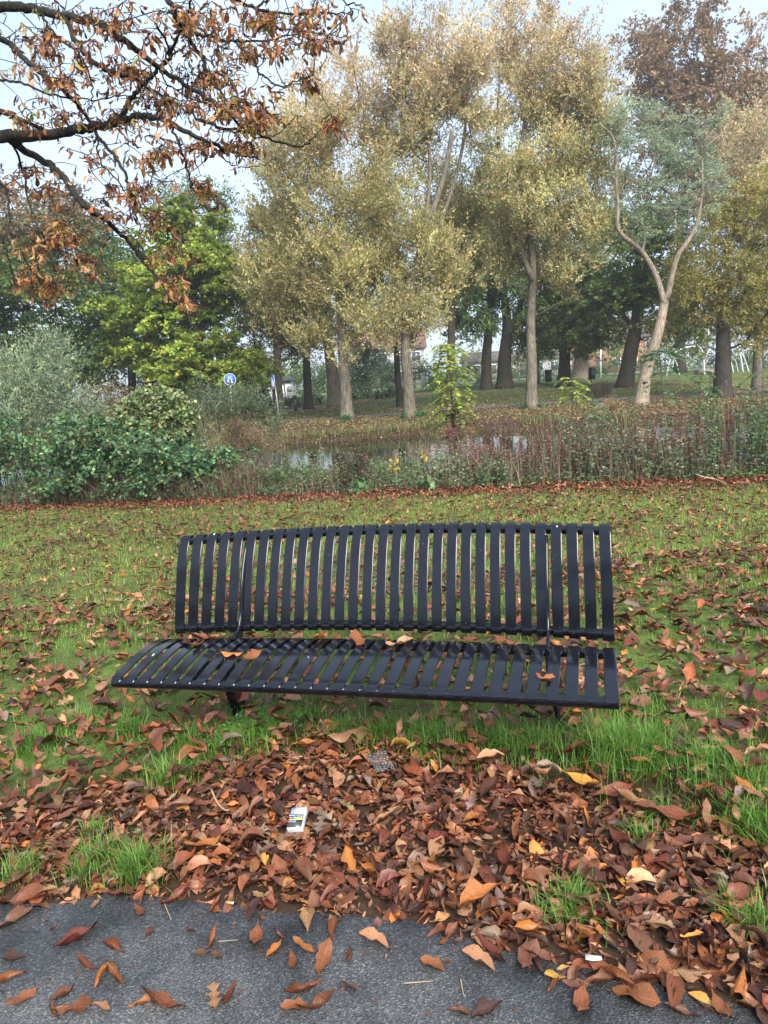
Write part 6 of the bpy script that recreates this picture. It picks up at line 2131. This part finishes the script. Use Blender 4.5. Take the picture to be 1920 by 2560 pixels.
base = np.array((gb[0], PY, pgz))
root = empty('climbing_frame', base)
for mname, r, dy, pts, ge in [
    ('whitetube', 0.075, 0.0, [(1666, 920), (1675, 900), (1690, 880), (1712, 870), (1742, 866), (1768, 868)], (True, False)),
    ('darkmetal', 0.085, -0.6, [(1672, 888), (1690, 874), (1715, 863), (1748, 862), (1775, 868), (1800, 882), (1818, 905), (1826, 928)], (False, True)),
    ('whitetube', 0.075, -1.0, [(1742, 863), (1752, 872), (1758, 890), (1762, 922)], (False, True)),
    ('whitetube', 0.065, 0.4, [(1760, 904), (1772, 875), (1785, 842)], (False, False)),
    ('whitetube', 0.065, 0.6, [(1770, 822), (1772, 850), (1773, 872)], (False, False)),
    ('whitetube', 0.065, 0.2, [(1752, 920), (1770, 898), (1800, 875), (1830, 866), (1850, 872)], (True, False)),
    ('whitetube', 0.075, 0.0, [(1820, 864), (1842, 868), (1850, 885), (1858, 918)], (False, True)),
    ('whitetube', 0.065, 0.5, [(1845, 876), (1858, 890), (1873, 908)], (False, True)),
    ('whitetube', 0.055, 0.7, [(1680, 895), (1690, 905), (1700, 916)], (False, True)),
    ('whitetube', 0.055, 0.3, [(1822, 895), (1828, 908), (1834, 918)], (False, True)),
    ('whitetube', 0.055, 0.6, [(1824, 890), (1838, 902), (1846, 912)], (False, True)),
]:
    P = smooth_path(pl(pts, dy, ge), 18)
    MB().tube(P - base, r, 8).build('arch', M[mname], root, smooth=True)
# swing-like end frame with ropes
P = smooth_path(pl([(1847, 872), (1850, 866), (1862, 863), (1885, 862), (1898, 863), (1902, 880), (1903, 912)], 0.2, (False, True)), 24)
MB().tube(P - base, 0.075, 8).build('end_frame', M['whitetube'], root, smooth=True)
rp = MB()
for a, c in [((1745, 868), (1760, 905)), ((1715, 868), (1762, 900)), ((1690, 882), (1742, 905)), ((1720, 905), (1762, 880)), ((1735, 890), (1765, 912)), ((1770, 875), (1800, 910)), ((1760, 910), (1800, 885)), ((1775, 880), (1775, 905)), ((1790, 876), (1790, 905)),
             ((1760, 887), (1802, 887)), ((1872, 864), (1872, 910)), ((1888, 864), (1886, 905)), ((1892, 866), (1872, 900)), ((1826, 870), (1850, 905)), ((1850, 870), (1828, 905))]:
    Q2 = pl([a, c], 0.1)
    rp.tube(np.vstack([Q2[0], Q2.mean(0), Q2[1]]) - base, 0.022, 5)
rp.build('ropes', M['steel'], root)
M['bluepanel'] = plain('blue_play_panel', (0.05, 0.10, 0.30), 0.5)
a, c = pl([(1768, 886), (1800, 902)], 1.0)
MB().box((a[0] - base[0], a[1] - base[1], c[2] - base[2]), (c[0] - base[0], a[1] - base[1] + 0.1, a[2] - base[2])).build('play_panel', M['bluepanel'], root)
tag(root, 'playground climbing frame of pale curved tubes with rope nets', 'climbing frame')
a, c = pl([(1762, 908), (1800, 921)], -0.5)
root = empty('sand_box', (a[0], a[1], float(gz(a[0], a[1]))))
M['plank'] = plain('weathered_plank', (0.20, 0.165, 0.14), 0.8)
w = c[0] - a[0]
for y0, y1, x0, x1 in ((0, 0.12, 0, w), (1.8, 1.92, 0, w)):
    MB().box((x0, y0, -0.1), (x1, y1, 0.42)).build('plank', M['plank'], root)
for x0 in (0, w - 0.12):
    MB().box((x0, 0.122, -0.1), (x0 + 0.12, 1.798, 0.42)).build('plank', M['plank'], root)
tag(root, 'low grey plank box under the climbing frame', 'sand box')

# ================================================================== FAR HOUSES AND WOOD
M['render'] = plain('white_render', (0.24, 0.24, 0.24), 0.8, var=0.06, scale=1.5)
M['brick'] = plain('brick_wall', (0.24, 0.12, 0.08), 0.85, scale=4)
M['tile'] = plain('orange_roof_tiles', (0.19, 0.11, 0.085), 0.8, scale=5)
M['slate'] = plain('dark_roof_tiles', (0.09, 0.075, 0.07), 0.8, scale=5)
mg, ntg, bg = new_mat('window_glass')
bg.inputs['Base Color'].default_value = (0.05, 0.06, 0.07, 1)
bg.inputs['Roughness'].default_value = 0.08
M['glass'] = mg


def house(label, px, Y, w, h, dpt, roof_h, wall, roof, nwin, floors=2):
    p = at(px, 960, Y)
    z = float(gz(p[0], Y))
    root = empty('house', (p[0], Y, z))
    MB().box((-w / 2, 0, -0.5), (w / 2, dpt, h)).build('wall', M[wall], root)
    e = 0.4
    MB().add([(-w / 2 - e, -e, h), (w / 2 + e, -e, h), (w / 2 + e, dpt + e, h), (-w / 2 - e, dpt + e, h), (-w / 2 - e, dpt / 2, h + roof_h), (w / 2 + e, dpt / 2, h + roof_h)],
             [(0, 1, 5, 4), (2, 3, 4, 5), (0, 3, 2, 1)], [(0, 4, 3), (1, 2, 5)]).build('roof', M[roof], root)
    MB().box((w * 0.25, dpt * 0.4, h + roof_h * 0.5), (w * 0.25 + 0.7, dpt * 0.6, h + roof_h + 0.7)).build('chimney', M['brick'], root)
    for f in range(floors):
        for k in range(nwin):
            x = -w / 2 + w * (k + 0.5) / nwin
            zz = 0.9 + f * 2.7
            if f == 0 and k == nwin // 2:
                MB().box((x - 0.5, -0.04, 0), (x + 0.5, 0.02, 2.1)).build('door', M['darkmetal'], root)
                continue
            wf = MB().box((x - 0.65, -0.05, zz - 0.05), (x + 0.65, 0.02, zz + 1.35)).build('window', M['signwhite'], root)
            MB().box((x - 0.57, -0.07, zz + 0.03), (x + 0.57, -0.04, zz + 1.27)).build('pane', M['glass'], wf)
    return tag(root, label, 'house', 'houses beyond the park')


house('white rendered bungalow with dark roof behind the forked black trunk', 1290, 108, 14, 2.7, 9, 1.6, 'render', 'slate', 6, 1)
house('pale house with orange tiled roof behind the willow trunks', 960, 104, 12, 5.4, 8, 3.4, 'render', 'tile', 5)
house('brick terrace with dark roof behind the leaning black trunk', 1500, 112, 18, 5.2, 9, 3.4, 'brick', 'slate', 7)


n = 0
bl = []
for px in np.arange(-2600, 4400, 80):
    hgt = rng.uniform(40, 120)
    if px < 520:
        hgt = rng.uniform(120, 240)
    if 900 < px < 990 or 1270 < px < 1310:
        hgt = rng.uniform(25, 55)
    if px > 1650:
        hgt = rng.uniform(90, 170)
    Y = rng.uniform(84, 92) if not (520 < px < 1560) else rng.uniform(90, 98)
    c = at(px, horizon(px) - hgt * 0.45, Y)
    bl.append((c, np.array((62 * Y / FPX, 3.0, (hgt * 0.62 + 12) * Y / FPX))))
C = inblobs(bl, 1150)
C[:, 2] = np.maximum(C[:, 2], gz(C[:, 0], C[:, 1]) + 0.8)
V, Q, c = sprays(C, rng.uniform(1.3, 2.4, len(C)), 78000, 'round', 0.36, 0.26, DGR[:2] + OLV[:2] + GRN[:2], sprig=10, cl_jit=0.25, tri=True)
shrub('shrub', 'dark laurel mass behind the garden hut', [(600, 950, 70, 45), (700, 940, 60, 40), (770, 940, 50, 40)], 66, 9000, 0.2, 0.1, GRN, 'round', 40, 1.1, stems=8, group=gH)
tag(mk('far_woodland', V, Q, M['leaf'], col=c), 'hazy band of trees beyond the park', 'woodland', kind='stuff')

# ---- trees across the path behind the photographer: the park goes on there (seen in the bench's gloss)
gR = 'trees behind the asphalt path'
for k, (x, y) in enumerate([(-13, -10), (-6.5, -11.5), (0.0, -10.5), (6.5, -11.5), (13, -10)]):
    b = np.array((x, y, float(gz(x, y))))
    root = empty('park_tree', b)
    sk = Skel()
    P = smooth_path([b + np.array(q) for q in ((0, 0, -0.2), (0.1, 0, 2), (0, 0.1, 4), (0.2, 0, 6.2))], 14)
    sk.chain(P, np.linspace(0.32, 0.12, 14))
    C, _ = clump_points([(b + np.array((0, 0, 5.4)), np.array((3.8, 3.2, 3.0))), (b + np.array((0.8, 0, 3.6)), np.array((3.2, 2.6, 1.6)))], 70)
    for c in C[np.argsort(np.linalg.norm(C - P[-1], axis=1))]:
        sk.attach(c)
    tm = sk.mesh(0.02, rmax=0.12)
    for v in range(len(tm.V)):
        tm.V[v] = tm.V[v] - b
    tm.build('trunk', M['bark_dark'], root, smooth=True)
    V, Q, cc = sprays(C, rng.uniform(0.8, 1.4, len(C)), 9000, 'round', 0.26, 0.19, DGR, tri=True)
    mk('crown', V - b, Q, M['leaf'], root, col=cc)
    tag(root, 'dark green park tree across the asphalt path, opposite the bench', 'tree', gR)

# ---- damp autumn air
hz = MB().box((-470, -40, -2.6), (470, 960, 34)).build('haze', None)
mh = bpy.data.materials.new('damp_air')
mh.use_nodes = True
mh.node_tree.nodes.clear()
pv = mh.node_tree.nodes.new('ShaderNodeVolumePrincipled')
pv.inputs['Color'].default_value = (0.93, 0.96, 1.0, 1)
pv.inputs['Density'].default_value = 0.0009
pv.inputs['Anisotropy'].default_value = 0.2
mo = mh.node_tree.nodes.new('ShaderNodeOutputMaterial')
mh.node_tree.links.new(pv.outputs['Volume'], mo.inputs['Volume'])
hz.data.materials.append(mh)
tag(hz, 'thin pale haze hanging over the whole park', 'haze', kind='stuff')
